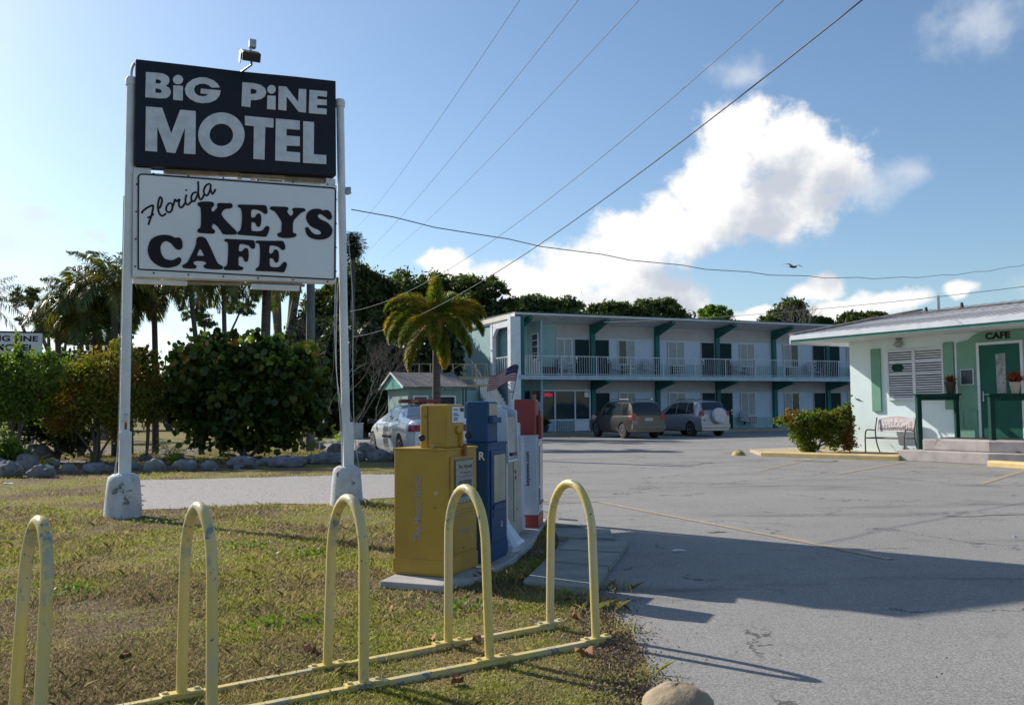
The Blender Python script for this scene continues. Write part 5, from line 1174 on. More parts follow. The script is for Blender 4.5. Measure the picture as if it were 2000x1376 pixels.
# police saloon
hd = math.atan2(.926, -.377); rl = np.array([-2.95, 24.0]); fw_ = np.array([math.cos(hd), math.sin(hd)]); lf_ = np.array([-math.sin(hd), math.cos(hd)])
org = rl - fw_ * 1.12 - lf_ * .84
m_pol = paint('police_white', (.62, .65, .70), .1, .22)
pc, pbody, phw = car('police_car', 'white police saloon with a red roof light bar parked behind the yellow newspaper box', 'police car', (org[0], org[1], 0), hd, 5.05,
    [(0, .93), (.06, 1.05), (.3, 1.11), (.85, 1.15), (1.15, 1.20), (1.95, 1.43), (2.7, 1.49), (3.2, 1.44), (4.0, 1.07), (4.7, .92), (5.0, .72), (5.05, .6)],
    [(0, .88), (.2, .98), (1.2, 1.04), (3.0, 1.0), (4.0, .97), (5.05, .7)], [(0, .80), (.35, .94), (2.5, .93), (4.4, .92), (5.05, .72)], .60, (1.12, 4.15), .35, .22, m_pol,
    [(1.52, 2.35, 1.95, 2.40), (2.42, 3.35, 2.47, 3.05)], (1.12, 1.86), (3.98, 3.28), (0, .34, .80, .80, .97, .26))
mb = MB(); mb.box(2.3, 2.58, -.56, .56, 1.55, 1.66); lb = part('light_bar', mb, M('bar_red', (.22, .01, .02), .3), pc, bevel=.03); mb = MB(); mb.box(2.31, 2.57, -.1, .1, 1.505, 1.548); part('mount', mb, m_black, lb); mb = MB(); mb.box(2.285, 2.595, .05, .25, 1.57, 1.64); part('amber_lens', mb, M('amber', (.45, .16, .02), .4), lb)
mb = MB(); mb.box(-.03, .02, -.70, .70, .30, .52); part('bumper', mb, m_pol, pc, bevel=.02)
mb = MB(); mb.box(-.045, -.031, -.26, .26, .55, .70); part('number_plate', mb, m_stk, pc)
lettering('fleet_number', '15', m_letd, pc, (-.02, .56, .70), (0, -1, 0), (0, 0, 1), .11, .10, .0)
mb = MB(); mb.box(1.9, 2.9, .945, .951, .60, .66); part('side_lettering', mb, m_letd, pc)
# two sport utility cars before the motel
def suvpos(px, py, hd, ax, hw): 
    p = G(px, py); f = np.array([math.cos(hd), math.sin(hd)]); l = np.array([-math.sin(hd), math.cos(hd)]); o = p[:2] - f * ax - l * hw; return (o[0], o[1], 0)
hd = math.atan2(.93, -.36)
m_tanp = paint('taupe_paint', (.075, .068, .062), .45, .3)
j, jb, jh = car('suv', 'boxy taupe sport utility car parked in front of the lobby door', 'car', suvpos(1218, 856, hd, .85, .80), hd, 4.4,
    [(0, 1.0), (.05, 1.08), (.16, 1.36), (.30, 1.60), (.5, 1.66), (2.3, 1.69), (2.75, 1.64), (3.35, 1.16), (4.15, 1.04), (4.36, .85), (4.4, .7)],
    [(0, 1.02), (3.4, 1.02), (4.4, .85)], [(0, .84), (.3, .88), (3.9, .87), (4.4, .76)], .70, (.85, 3.5), .345, .30, m_tanp,
    [(.45, 1.05, .50, 1.05), (1.12, 1.95, 1.12, 1.95), (2.03, 2.95, 2.03, 2.62)], (.10, .30), (3.28, 2.74), (0, .62, .84, .82, 1.12, .14), group='cars parked before the motel')
mb = MB(); mb.box(-.09, .04, -.84, .84, .42, .62); part('bumper', mb, M('grey_plastic_bumper', (.15, .145, .13), .6), j, bevel=.03)
mb = MB(); mb.box(-.035, -.012, -.2, .2, .80, .93); part('number_plate', mb, M('plate', (.4, .42, .42), .5), j)
mb = MB()
for sg in (-1, 1): mb.tube([(.6, sg * .62, 1.70), (.65, sg * .62, 1.76), (2.3, sg * .62, 1.77), (2.4, sg * .62, 1.71)], .018, 6)
part('roof_rack', mb, m_black, j)
m_silv = paint('silver_blue_paint', (.33, .34, .37), .4, .26)
hd2 = math.atan2(.90, -.43)
r_, rb_, rh_ = car('suv', 'silver compact sport utility car with a white spare wheel cover on the tailgate', 'car', suvpos(1350, 852, hd2, .80, .82), hd2, 4.5,
    [(0, 1.02), (.05, 1.12), (.18, 1.42), (.36, 1.62), (.7, 1.69), (1.9, 1.71), (2.5, 1.62), (3.45, 1.14), (4.1, 1.0), (4.42, .8), (4.5, .65)],
    [(0, 1.06), (1.5, 1.04), (3.5, .98), (4.5, .8)], [(0, .82), (.35, .90), (3.9, .89), (4.5, .72)], .66, (.80, 3.46), .345, .28, m_silv,
    [(.55, 1.12, .75, 1.10), (1.18, 1.95, 1.16, 1.92), (2.02, 3.05, 1.99, 2.45)], (.10, .36), (3.4, 2.52), (0, .66, .82, .98, 1.20, .2), group='cars parked before the motel')
m_ = Matrix.Translation((-.02, -.12, .98)) @ Matrix.Rotation(-math.pi / 2, 4, 'Y'); mb = MB(); mb.lathe([(.36, 0), (.37, .05), (.37, .17), (.345, .215), (.2, .235), (.02, .24)], 32, m_); part('spare_wheel_cover', mb, M('spare_cover', (.52, .53, .56), .45), r_, sm=35)
mb = MB(); mb.box(-.07, .05, -.83, .83, .40, .60); part('bumper', mb, m_silv, r_, bevel=.03); mb = MB(); mb.box(-.04, -.012, .32, .66, .72, .85); part('number_plate', mb, M('plate2', (.3, .38, .42), .5), r_)
mb = MB()
for sg in (-1, 1): mb.tube([(.7, sg * .60, 1.71), (.8, sg * .60, 1.77), (2.1, sg * .58, 1.77), (2.25, sg * .58, 1.69)], .018, 6)
part('roof_rack', mb, m_black, r_)

# ------------------------------------------------------------------ person behind the racks
def skin(name, pts, edges, mat, parent, sub=2, root=0):
    me = bpy.data.meshes.new(name); me.from_pydata([p[:3] for p in pts], edges, []); o = bpy.data.objects.new(name, me); COL.objects.link(o)
    md = o.modifiers.new('s', 'SKIN'); 
    for i, p in enumerate(pts): me.skin_vertices[0].data[i].radius = (p[3], p[4] if len(p) > 4 else p[3]); me.skin_vertices[0].data[i].use_root = (i == root)
    o.modifiers.new('u', 'SUBSURF').levels = sub
    me2 = bpy.data.meshes.new_from_object(o.evaluated_get(bpy.context.evaluated_depsgraph_get())); bpy.data.objects.remove(o); smooth(me2, 180); me2.materials.clear()
    return link(name, me2, mat, parent)
m_skin = M('skin', (.28, .15, .10), .6, (.24, .13, .09), 8); m_hair = M('dark_hair', (.015, .012, .012), .6); m_shirt = M('blue_grey_shirt', (.20, .23, .32), .85, (.17, .20, .28), 5); m_short = M('dark_shorts', (.03, .03, .04), .9)
pp_ = A(1043, 820, 30.0); per = thing('person', 'dark haired person in a blue grey shirt standing behind the red topped newspaper box', 'person', (pp_[0], pp_[1], 0), math.radians(200))
S_ = 1.09
P_ = [(0, 0, .95, .13, .10), (0, 0, 1.10, .125, .09), (0, 0, 1.28, .15, .10), (0, 0, 1.42, .13, .08), (0, .0, 1.50, .05), (0, .02, 1.57, .055), (0, .035, 1.64, .075, .09), (0, .03, 1.71, .065, .075),
      (.17, 0, 1.42, .05), (.22, .02, 1.14, .042), (.18, .20, .98, .032), (.165, .27, .95, .028), (-.17, 0, 1.42, .05), (-.22, .0, 1.14, .042), (-.23, .05, .88, .032), (-.23, .06, .82, .028),
      (.09, 0, .90, .09), (.10, .01, .50, .06), (.10, -.02, .09, .042), (.10, .12, .035, .035), (-.09, 0, .90, .09), (-.10, .01, .50, .06), (-.10, -.02, .09, .042), (-.10, .12, .035, .035)]
E_ = [(0, 1), (1, 2), (2, 3), (3, 4), (4, 5), (5, 6), (6, 7), (3, 8), (8, 9), (9, 10), (10, 11), (3, 12), (12, 13), (13, 14), (14, 15), (0, 16), (16, 17), (17, 18), (18, 19), (0, 20), (20, 21), (21, 22), (22, 23)]
for (w, d) in ((11, (0, .9, -.2)), (15, (0, .25, -1))):
    b = np.array(P_[w][:3]); d = unit(np.array(d, float))
    for k_ in range(5):
        off = np.array([(-.028 + .018 * k_), 0, 0]); ln_ = (.07, .085, .09, .08, .055)[k_]
        if k_ == 4: off = np.array([.035, .0, .01]) ; dd_ = unit(d + np.array([.6, 0, 0]))
        else: dd_ = d
        r0 = b + off * .8 + dd_ * .03; P_.append((*r0, .009)); P_.append((*(r0 + dd_ * ln_ * .55), .008)); P_.append((*(r0 + dd_ * ln_ + np.array([0, -.012, -.012])), .006)); n_ = len(P_)
        E_ += [(w, n_ - 3), (n_ - 3, n_ - 2), (n_ - 2, n_ - 1)]
body_ = skin('body', [(p[0] * S_, p[1] * S_, p[2] * S_) + tuple(q * S_ for q in p[3:]) for p in P_], E_, m_skin, per)
sc = lambda L_: [(p[0] * S_, p[1] * S_, p[2] * S_) + tuple(q * S_ for q in p[3:]) for p in L_]
skin('shirt', sc([(0, 0, .90, .155, .125), (0, 0, 1.10, .15, .115), (0, 0, 1.28, .17, .12), (0, 0, 1.43, .14, .09), (0, 0, 1.475, .07), (.18, 0, 1.42, .068), (.222, .01, 1.20, .062), (-.18, 0, 1.42, .068), (-.222, .0, 1.20, .062)]), [(0, 1), (1, 2), (2, 3), (3, 4), (3, 5), (5, 6), (3, 7), (7, 8)], m_shirt, per)
skin('shorts', sc([(0, 0, .96, .15, .12), (0, 0, .90, .15, .12), (.095, 0, .82, .10), (.105, .01, .50, .085), (-.095, 0, .82, .10), (-.105, .01, .50, .085)]), [(0, 1), (1, 2), (2, 3), (1, 4), (4, 5)], m_short, per)
mb = MB(); mb.blob((0, .0, 1.715 * S_), (.088, .105, .10), 10, .05, 4); hr = part('hair', mb, m_hair, per, sm=180)
mb = MB(); mb.blob((0, .125, 1.63 * S_), (.014, .025, .018), 6); part('nose', mb, m_skin, per, sm=180)
for sg in (-1, 1):
    mb = MB(); mb.blob((sg * .035, .115, 1.66 * S_), (.012, .008, .008), 6); part('eye', mb, m_hair, per, sm=180); mb = MB(); mb.blob((sg * .085, .02, 1.64 * S_), (.012, .022, .033), 6); part('ear', mb, m_skin, per, sm=180)
mb = MB(); mb.blob((0, .112, 1.585 * S_), (.026, .008, .006), 6); part('mouth', mb, M('lips', (.25, .08, .07), .5), per, sm=180)

# ------------------------------------------------------------------ wires, pole, birds
m_wire = M('wire_light', (.16, .15, .13), .5); m_cable = M('cable_black', (.035, .03, .035), .5)
m_pole = M('weathered_pole', (.13, .15, .15), .9, (.10, .11, .11), 4, stretch=(6, 6, .6))
def wire(a, b, sag, r, mat, label, wob=0, n=36):
    a = np.array(a); b = np.array(b); pts = []
    for i in range(n + 1):
        u = i / n; p = a + (b - a) * u; p = p + np.array([0, 0, -4 * sag * u * (1 - u) + wob * math.sin(i * 2.1)]); pts.append(p - a)
    mb = MB(); mb.tube([tuple(p) for p in pts], r, 6); tag(part('overhead_wire', mb, mat, sm=180), label, 'wire', 'overhead wires', tuple(a))
wire(A(1740, -45, 11), A(690, 658, 44), .9, .011, m_cable, 'thickest dark cable running from the top right down past the foxtail palm')
wire(A(1570, -35, 12), A(683, 608, 40), .9, .0065, m_wire, 'pale wire second from the right that ends beside the right sign post')
wire(A(1290, -45, 14), A(745, 505, 70), .4, .0065, m_wire, 'thin sky wire, right one of the three parallel wires')
wire(A(1165, -45, 14), A(700, 505, 70), .4, .0065, m_wire, 'thin sky wire, middle one of the three parallel wires')
wire(A(1045, -45, 14), A(690, 450, 70), .4, .0065, m_wire, 'thin sky wire, left one of the three parallel wires')
q1 = A(2060, 503, 30); q0 = SF.w(SW + .05, 0, SF.px(676, 408)[1]); wire(q0, q1, .85, .008, m_wire, 'sagging twisted wire from the right sign post across the whole sky', .02)
wire(A(1180, 629, 44), A(2060, 552, 26), .22, .010, m_cable, 'low wire rising over the cafe roof on the right')
wire(A(1090, 622, 43.5), A(1480, 628, 50), .03, .012, m_wire, 'pale wire hung under the motel eave')
pb_ = G(605, 884); mb = MB(); mb.tube([(0, 0, -.2), (0, 0, 4), (-.02, 0, 8.6)], [.15, .14, .115], 14); up = part('pole', mb, m_pole, None, sm=60)
up.name = 'utility_pole'; tag(up, 'grey wooden utility pole rising out of the round leaved bush behind the sign', 'utility pole', None, (pb_[0], pb_[1], 0))
m_bird = M('bird_dark', (.05, .045, .04), .7, (.10, .09, .08), 20)
def bird(p, sc_, rz, lab, bank=.2):
    t = thing('bird', lab, 'bird', p, rz, 'birds in the sky'); t.rotation_euler = (bank, 0, rz); t.scale = (sc_,) * 3
    mb = MB(); mb.lathe([(.005, -.62), (.07, -.45), (.14, -.15), (.13, .15), (.07, .33), (.08, .42), (.05, .50), (.008, .60)], 12, Matrix.Rotation(math.pi / 2, 4, 'Y')); b_ = part('body', mb, m_bird, t, sm=180)
    mb = MB(); mb.prism([(-.5, -.03), (-.85, -.17), (-.9, 0), (-.85, .17), (-.5, .03)], -.01, .01); part('tail', mb, m_bird, t)
    for sg in (-1, 1):
        mb = MB(); pl = [(.20, .08, .05), (.16, .7, .30), (-.10, 1.55, .12), (-.16, 1.5, .12), (-.12, .8, .27), (-.18, .08, .05)]
        V_ = [(x, sg * y, z) for x, y, z in pl] + [(x, sg * y, z - .02) for x, y, z in pl]; mb.add(V_, [(0, 1, 4, 5), (1, 2, 3, 4), (11, 10, 7, 6), (10, 9, 8, 7)] + [(i, (i + 1) % 6, (i + 1) % 6 + 6, i + 6) for i in range(6)]); part('wing', mb, m_bird, t)
bird(tuple(A(1549, 521, 60)), .62, .5, 'dark bird gliding just above the sagging wire', .25)
bird(tuple(A(1136, 572, 90)), .22, 1.3, 'tiny distant bird left of the big cloud base', 1.2)

# ------------------------------------------------------------------ trees, palms and shrubs
m_bark = M('bark', (.14, .11, .085), .95, (.09, .075, .06), 6, bump=.6, bscale=14, stretch=(3, 3, .7))
m_pbark = M('palm_bark', (.10, .085, .075), .9, (.06, .05, .042), 5, bump=.5, bscale=10, stretch=(.6, .6, 4))
m_dead = M('dead_wood', (.20, .17, .15), .9, (.12, .10, .085), 8)
L_pine = leafm('pine_foliage', (.035, .06, .018), (.08, .11, .028), (.12, .145, .035), .35)
L_pale = leafm('feathery_foliage', (.05, .08, .03), (.10, .14, .05), None, .35)
L_dark = leafm('dark_foliage', (.02, .036, .012), (.045, .07, .02), None, .25)
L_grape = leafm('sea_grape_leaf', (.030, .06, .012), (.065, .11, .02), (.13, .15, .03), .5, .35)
L_crot = leafm('croton_leaf', (.08, .14, .018), (.26, .21, .03), (.34, .16, .035), .5)
L_green = leafm('bright_shrub_leaf', (.06, .12, .015), (.15, .24, .035), (.20, .26, .05), .5)
L_palm = leafm('palm_leaflet', (.045, .08, .014), (.10, .14, .03), (.20, .18, .045), .35, .4)
L_fox = leafm('foxtail_leaflet', (.09, .15, .018), (.24, .25, .038), (.40, .28, .05), .5, .45)
L_brown = leafm('dead_frond', (.16, .08, .04), (.24, .12, .05), None, .3)
L_lime = leafm('lime_fern', (.14, .22, .02), (.26, .32, .04), None, .5)
L_hedge = leafm('hedge_leaf', (.08, .13, .015), (.22, .25, .035), (.22, .10, .03), .45)

def B(x, y, rx, ry, Y, d=1.0):
    c = A(x, y, Y); return (c, (rx * Y / F, rx * Y / F * d, ry * Y / F))
def plant(name, label, cat, base, blobs, mat, n, size, trunks=None, aspect=.45, shape=4, nclump=None, spread=.2, shell=.5, group=None, tr=.15, bark=None, up=0.0, droop=0):
    t = thing(name, label, cat, (base[0], base[1], 0), 0, group); b3 = np.array([base[0], base[1], 0])
    bl = [(c - b3, r) for c, r in blobs]
    P = clump_points(bl, nclump or max(8, n // 60), n, spread, shell); P = P[P[:, 2] > .04]
    link('crown', npmesh('crown', leaves(P, size, aspect, up, shape, droop=droop), shape), mat, t)
    mb = MB()
    for (c, r) in (bl if trunks is None else [bl[i] for i in trunks]):
        k = np.array([c[0] * .25, c[1] * .25, max(.3, (c[2] - r[2]) * .55)]); pts = smooth_line([(RNG.normal() * tr * .5, RNG.normal() * tr * .5, 0), tuple(k + RNG.normal(size=3) * tr), tuple(c - np.array([0, 0, r[2] * .4])), tuple(c + np.array([r[0] * .2, 0, r[2] * .4]))], 5)
        mb.tube(pts, [tr * (1 - .8 * i / (len(pts) - 1)) for i in range(len(pts))], 7)
        for q in range(4):
            d = RNG.normal(size=3); d[2] = abs(d[2]) * .5; d = unit(d) * np.array(r) * .8; s0 = c - np.array([0, 0, r[2] * .3]); mb.tube([tuple(s0), tuple(s0 + d * .5 + [0, 0, r[2] * .1]), tuple(s0 + d)], [tr * .3, tr * .2, tr * .06], 5)
    part('trunk', mb, bark or m_bark, t, sm=60); return t
def gb(px, Y): p = A(px, 800, Y); return (p[0], p[1])

# the big dark trees behind the lot
Y = 56
plant('pine_tree', 'tall dark spreading tree right behind the right sign post', 'tree', gb(690, Y), [B(705, 560, 62, 42, Y), B(655, 605, 60, 45, Y), B(745, 575, 60, 45, Y), B(700, 640, 95, 50, Y), B(640, 655, 60, 55, Y)], L_pine, 30000, .19, None, .34, nclump=230, spread=.14, tr=.3)
plant('pine_tree', 'broad dark tree rising behind the golden foxtail palm', 'tree', gb(800, Y + 2), [B(800, 580, 72, 44, Y + 2), B(770, 640, 75, 60, Y + 2), B(845, 640, 70, 60, Y + 2), B(740, 700, 70, 70, Y + 2), B(840, 720, 60, 60, Y + 2), B(868, 575, 52, 40, Y + 2), B(725, 600, 50, 40, Y + 2)], L_pine, 30000, .19, None, .34, nclump=230, spread=.14, tr=.3)
plant('pine_tree', 'open crowned dark tree with pale limbs left of the motel roof', 'tree', gb(940, Y), [B(940, 560, 50, 26, Y), B(975, 588, 36, 24, Y), B(915, 595, 50, 28, Y), B(890, 640, 50, 45, Y), B(1005, 615, 26, 14, Y), B(950, 625, 40, 20, Y)], L_pine, 14000, .18, None, .34, nclump=150, spread=.12, shell=.3, tr=.2)
Y = 46
plant('dark_tree', 'dense dark understory tree filling the space right of the sign post', 'tree', gb(700, Y), [B(660, 730, 60, 60, Y), B(730, 745, 60, 65, Y), B(700, 690, 70, 50, Y), B(640, 790, 50, 50, Y), B(740, 800, 60, 45, Y), B(690, 800, 60, 45, Y)], L_dark, 26000, .20, None, .5, nclump=300, spread=.16, tr=.18)
plant('dark_tree', 'shadowy shrub tree behind the hut and the foxtail trunk', 'tree', gb(820, Y + 3), [B(800, 720, 60, 45, Y + 3), B(850, 700, 45, 60, Y + 3), B(880, 680, 20, 40, Y + 3), B(770, 780, 50, 40, Y + 3)], L_dark, 14000, .20, None, .5, nclump=200, spread=.16, tr=.15)
plant('dark_tree', 'dark tree low behind the round leaved bush', 'tree', gb(600, Y + 4), [B(590, 680, 40, 60, Y + 4), B(610, 760, 60, 60, Y + 4), B(560, 790, 60, 40, Y + 4)], L_dark, 14000, .20, None, .5, nclump=200, spread=.16, tr=.15)
# tree line over the motel roof
for (lab, mt, Y, bl, n, sz) in [
    ('feathery pale green tree above the left end of the motel roof', L_pale, 64, [(1030, 600, 42, 22), (1060, 598, 36, 20), (1100, 606, 36, 22), (1070, 640, 60, 30)], 8000, .16),
    ('low round dark tree, first of the domes above the motel roof', L_pine, 72, [(1165, 612, 26, 16), (1200, 608, 36, 18), (1180, 640, 50, 30)], 6000, .17),
    ('largest domed tree above the middle of the motel roof', L_pine, 72, [(1265, 610, 34, 22), (1295, 602, 38, 22), (1328, 618, 20, 16), (1290, 640, 60, 30)], 8000, .17),
    ('small isolated dome tree above the motel roof', L_green, 74, [(1385, 612, 22, 14), (1408, 614, 20, 15), (1393, 640, 40, 26)], 5000, .15),
    ('low olive tree above the right part of the motel roof', L_pine, 76, [(1505, 622, 30, 14), (1545, 612, 34, 22), (1550, 640, 60, 24)], 6000, .17),
    ('pointed dark tree between the olive trees over the roof', L_pine, 76, [(1600, 628, 22, 10), (1614, 640, 30, 14)], 2500, .15),
    ('olive tree just left of the cafe roof peak', L_pine, 74, [(1665, 624, 30, 13), (1705, 622, 30, 12), (1690, 645, 60, 24)], 6000, .17)]:
    plant('background_tree', lab, 'tree', gb(bl[0][0], Y), [B(*b, Y) for b in bl], mt, int(n * 1.5), sz * 1.35, None, .38, nclump=n // 45, spread=.15, group='trees beyond the motel', tr=.25)
# bare grey crown
def bare(name, label, c, R, n, seed, mat=m_dead, base=None, th=.05, cat='bare tree', group=None):
    rr = random.Random(seed); mb = MB(); t = thing(name, label, cat, (c[0], c[1], 0), 0, group)
    def br(p, d, L, r, k):
        q = p + d * L; mb.tube([tuple(p), tuple(p + d * L * .5 + Vector([rr.uniform(-1, 1) * L * .08 for _ in range(3)])), tuple(q)], [r, r * .8, r * .55], 5)
        if k:
            for _ in range(rr.choice([2, 3, 3])): br(q, (d + Vector([rr.uniform(-1, 1), rr.uniform(-1, 1), rr.uniform(-.5, .8)]) * .75).normalized(), L * rr.uniform(.6, .85), r * .55, k - 1)
    for _ in range(n): br(Vector((rr.uniform(-.2, .2), rr.uniform(-.2, .2), 0 if base is None else base)), Vector((rr.uniform(-.7, .7), rr.uniform(-.5, .5), 1)).normalized(), R, th, 4)
    part('branches', mb, mat, t); return t
c_ = A(1562, 640, 70); bare('bare_tree', 'leafless grey brown crown above the motel roof', c_, 1.1, 5, 3, base=A(1560, 645, 70)[2] - 1, th=.06)
c_ = A(690, 800, 38.0); bare('bare_shrub', 'leafless grey branches tangled right of the sign post', c_, 1.45, 4, 5, base=.8, th=.03, group='dead branches behind the sign')
c_ = A(640, 800, 40.0); bare('bare_shrub', 'leafless twigs over the top of the round leaved bush', c_, 1.55, 5, 8, base=1.2, th=.03, group='dead branches behind the sign')
c_ = A(735, 800, 40.0); bare('bare_shrub', 'small leafless shrub left of the foxtail palm', c_, 1.2, 3, 12, base=.9, th=.025, group='dead branches behind the sign')
# far trees that close the view on the left
for i, (x, y, rx, ry, Y) in enumerate([(-120, 740, 90, 70, 60), (-20, 770, 70, 40, 62), (60, 765, 60, 40, 66), (150, 770, 60, 38, 64), (240, 775, 60, 36, 68), (330, 770, 60, 38, 66), (430, 765, 60, 40, 64), (520, 760, 60, 45, 66)]):
    plant('distant_tree', ['hazy low tree at the left frame edge far behind the hedge', 'far low tree behind the small white sign', 'far low tree seen between the left shrubs', 'far tree behind the croton bush', 'far tree just left of the left sign post', 'far tree in the gap right of the left sign post', 'far tree behind the round leaved bush, left of it', 'far tree behind the round leaved bush, right of it'][i], 'tree', gb(x, Y), [B(x, y, rx, ry, Y), B(x + rx * .5, y + 15, rx * .7, ry * .6, Y)], L_dark if i % 2 else L_pine, 2600, .2, None, .45, nclump=60, spread=.2, group='far trees on the left', tr=.2)
# thin dark pines at the left
Y = 44
plant('thin_pine', 'thin dark pine with open branches behind the left palm clump', 'tree', gb(110, Y), [B(55, 580, 34, 24, Y), B(95, 625, 32, 18, Y), B(130, 655, 34, 16, Y), B(40, 625, 16, 8, Y)], L_pine, 4200, .11, None, .25, nclump=90, spread=.10, shell=.2, tr=.14)
plant('thin_pine', 'thin pine with tangled limbs between the palm clump and the left post', 'tree', gb(205, Y), [B(190, 620, 40, 26, Y), B(245, 640, 26, 20, Y), B(170, 665, 40, 14, Y), B(225, 600, 30, 16, Y)], L_pine, 4200, .11, None, .25, nclump=90, spread=.10, shell=.2, tr=.14)
plant('thin_pine', 'wispy pine seen below the cafe panel between the palm trunks', 'tree', gb(400, Y), [B(375, 615, 30, 16, Y), B(470, 600, 30, 16, Y), B(400, 630, 24, 12, Y)], L_pale, 2600, .11, None, .25, nclump=60, spread=.12, shell=.2, tr=.10)
plant('tall_pine', 'tall tree crown glimpsed through the gap between the two sign panels', 'tree', gb(540, 50), [B(470, 352, 60, 22, 50), B(560, 352, 80, 26, 50), B(620, 375, 30, 20, 50), B(540, 440, 60, 60, 50)], L_pine, 6000, .15, None, .3, nclump=90, spread=.12, tr=.3)

# palms
def frond(base, az, el, L, droop, nl, ll, lw, ldroop=.5, plum=False, fwd=.6, side=.85):
    base = np.array(base, float); ts = np.linspace(0, 1, nl); ang = el - droop * ts ** 1.25; dl = L / (nl - 1)
    h = np.array([math.cos(az), math.sin(az), 0]); sd_ = np.array([-math.sin(az), math.cos(az), 0]); up = np.array([0, 0, 1.])
    tang = np.cos(ang)[:, None] * h + np.sin(ang)[:, None] * up; pos = base + np.concatenate([[[0, 0, 0]], np.cumsum(tang[:-1] * dl, 0)])
    nrm = -np.sin(ang)[:, None] * h + np.cos(ang)[:, None] * up; V = []
    w = .022 * L / 2 * (1 - .8 * ts)[:, None]
    for i in range(nl - 1):
        V += [pos[i] - sd_ * w[i], pos[i] + sd_ * w[i], pos[i + 1] + sd_ * w[i + 1], pos[i + 1] - sd_ * w[i + 1]]
    angs = ([0.15, math.pi - .15] if not plum else [0.1, .75, 1.5, 2.3, 3.05, -.5, 3.6])
    for i in range(nl):
        t = ts[i]
        if t < .10: continue
        l = ll * (math.sin(math.pi * min(1, .12 + t * .9)) ** .6) * (1 - .25 * t)
        for a in angs:
            a2 = a + RNG.normal() * .22; d = unit(sd_ * math.cos(a2) * side + nrm[i] * math.sin(a2) * side + tang[i] * (fwd + RNG.normal() * .12) + up * (-ldroop * .5)); L2 = l * RNG.uniform(.8, 1.15)
            m_ = pos[i] + d * L2 * .5; tip = pos[i] + d * L2 * .95 - up * ldroop * L2 * .45; ww = unit(np.cross(d, nrm[i] + RNG.normal(size=3) * .3)) * lw
            V += [pos[i], m_ + ww, tip, m_ - ww]
    return V
def palm(name, label, base, top, r, fr, mat, group=None, dead=(), **kw):
    """fr: list of (azimuth deg, elevation deg, length, droop)"""
    t = thing(name, label, 'palm', (base[0], base[1], 0), 0, group); tp_ = np.array(top) - np.array([base[0], base[1], 0]); V = []
    mb = MB(); pts = smooth_line([(0, 0, 0), tuple(tp_ * np.array([.3, .3, .5])), tuple(tp_)], 6); mb.tube(pts, [r * (1.15 - .35 * i / (len(pts) - 1)) for i in range(len(pts))], 12); part('trunk', mb, m_pbark, t, sm=60)
    for (a, e, L, dr) in fr: V += frond(tp_, math.radians(a), math.radians(e), L, dr, kw.get('nl', 30), kw.get('ll', .5), kw.get('lw', .02), kw.get('ldroop', .6), kw.get('plum', False), kw.get('fwd', .6))
    link('crown', npmesh('crown', np.array(V), 4), mat, t)
    if dead:
        V = []
        for (a, e, L, dr) in dead: V += frond(tp_, math.radians(a), math.radians(e), L, dr, 26, kw.get('ll', .5) * .9, kw.get('lw', .02), .7)
        link('dead_frond', npmesh('dead_frond', np.array(V), 4), L_brown, t)
    return t
def ring(n, L, seed, e0=10, e1=75, d0=1.5, d1=2.1):
    rr = random.Random(seed); return [(i * 137.5 + rr.uniform(-12, 12), e1 - (e1 - e0) * i / n + rr.uniform(-6, 6), L * rr.uniform(.85, 1.1), rr.uniform(d0, d1)) for i in range(n)]
Y = 26.6
for i, (x, y, L, lab, tilt) in enumerate([(222, 555, 1.75, 'tallest palm of the clump just left of the left sign post', 5), (155, 580, 1.4, 'left palm of the clump behind the left hedge', 0), (185, 620, 1.5, 'short middle palm of the clump behind the left hedge', 0), (250, 580, 1.35, 'palm of the clump hidden partly by the left sign post', 0), (112, 622, 1.2, 'lowest golden fronded palm at the left of the clump', 0), (300, 560, 1.3, 'palm of the clump just right of the left sign post', 0)]):
    tp = A(x, y, Y + i * .5); palm('clump_palm', lab, (tp[0] + .15, tp[1]), tp, .10, ring(20, L, i + 1, -18, 82, 1.3, 2.1), L_palm, 'palms of the left clump', ll=.60, lw=.021, ldroop=.7, nl=64)
tp = A(-35, 592, 27); palm('coconut_palm', 'wind blown coconut palm entering at the left frame edge', (tp[0] - .2, tp[1]), tp, .13, [(0, 50, 1.5, 1.1), (5, 25, 1.7, 1.0), (-8, 5, 1.6, .9), (10, -20, 1.4, .9), (-5, 70, 1.5, 1.4), (180, 30, 1.6, 1.2), (90, 40, 1.5, 1.3), (150, 60, 1.5, 1.3)], leafm('coconut_leaflet', (.06, .07, .03), (.16, .12, .08), None, .4), ll=.45, lw=.016, ldroop=.9, nl=26)
Y = 27.5
for i, (x, y, bx, r, L, lab, dd) in enumerate([(368, 538, 395, .08, 1.7, 'leaning palm behind the sign with a hanging dead frond', [(205, -35, 1.9, .7), (195, -50, 1.6, .5)]), (436, 545, 441, .08, 1.45, 'slim straight palm behind the middle of the cafe panel', []), (522, 535, 515, .17, 1.65, 'thick trunked palm behind the right half of the cafe panel', [(250, -30, 1.0, 1.0)])]):
    tp = A(x, y, Y + i * .6); bp_ = A(bx, 800, Y + i * .6); palm('palm_tree', lab, (bp_[0], bp_[1]), tp, r, ring(20, L, i + 20, -20, 70, 1.3, 2.2), L_palm, 'palms behind the sign', dead=dd, ll=.5, lw=.020, ldroop=.85, nl=52)
tp = A(690, 478, 48); palm('round_headed_palm', 'tall thin palm with a round head peeping out right of the cafe panel', (tp[0], tp[1]), tp, .12, ring(70, .86, 40, -85, 88, .3, .8), L_dark, ll=.40, lw=.022, ldroop=.35, nl=16)
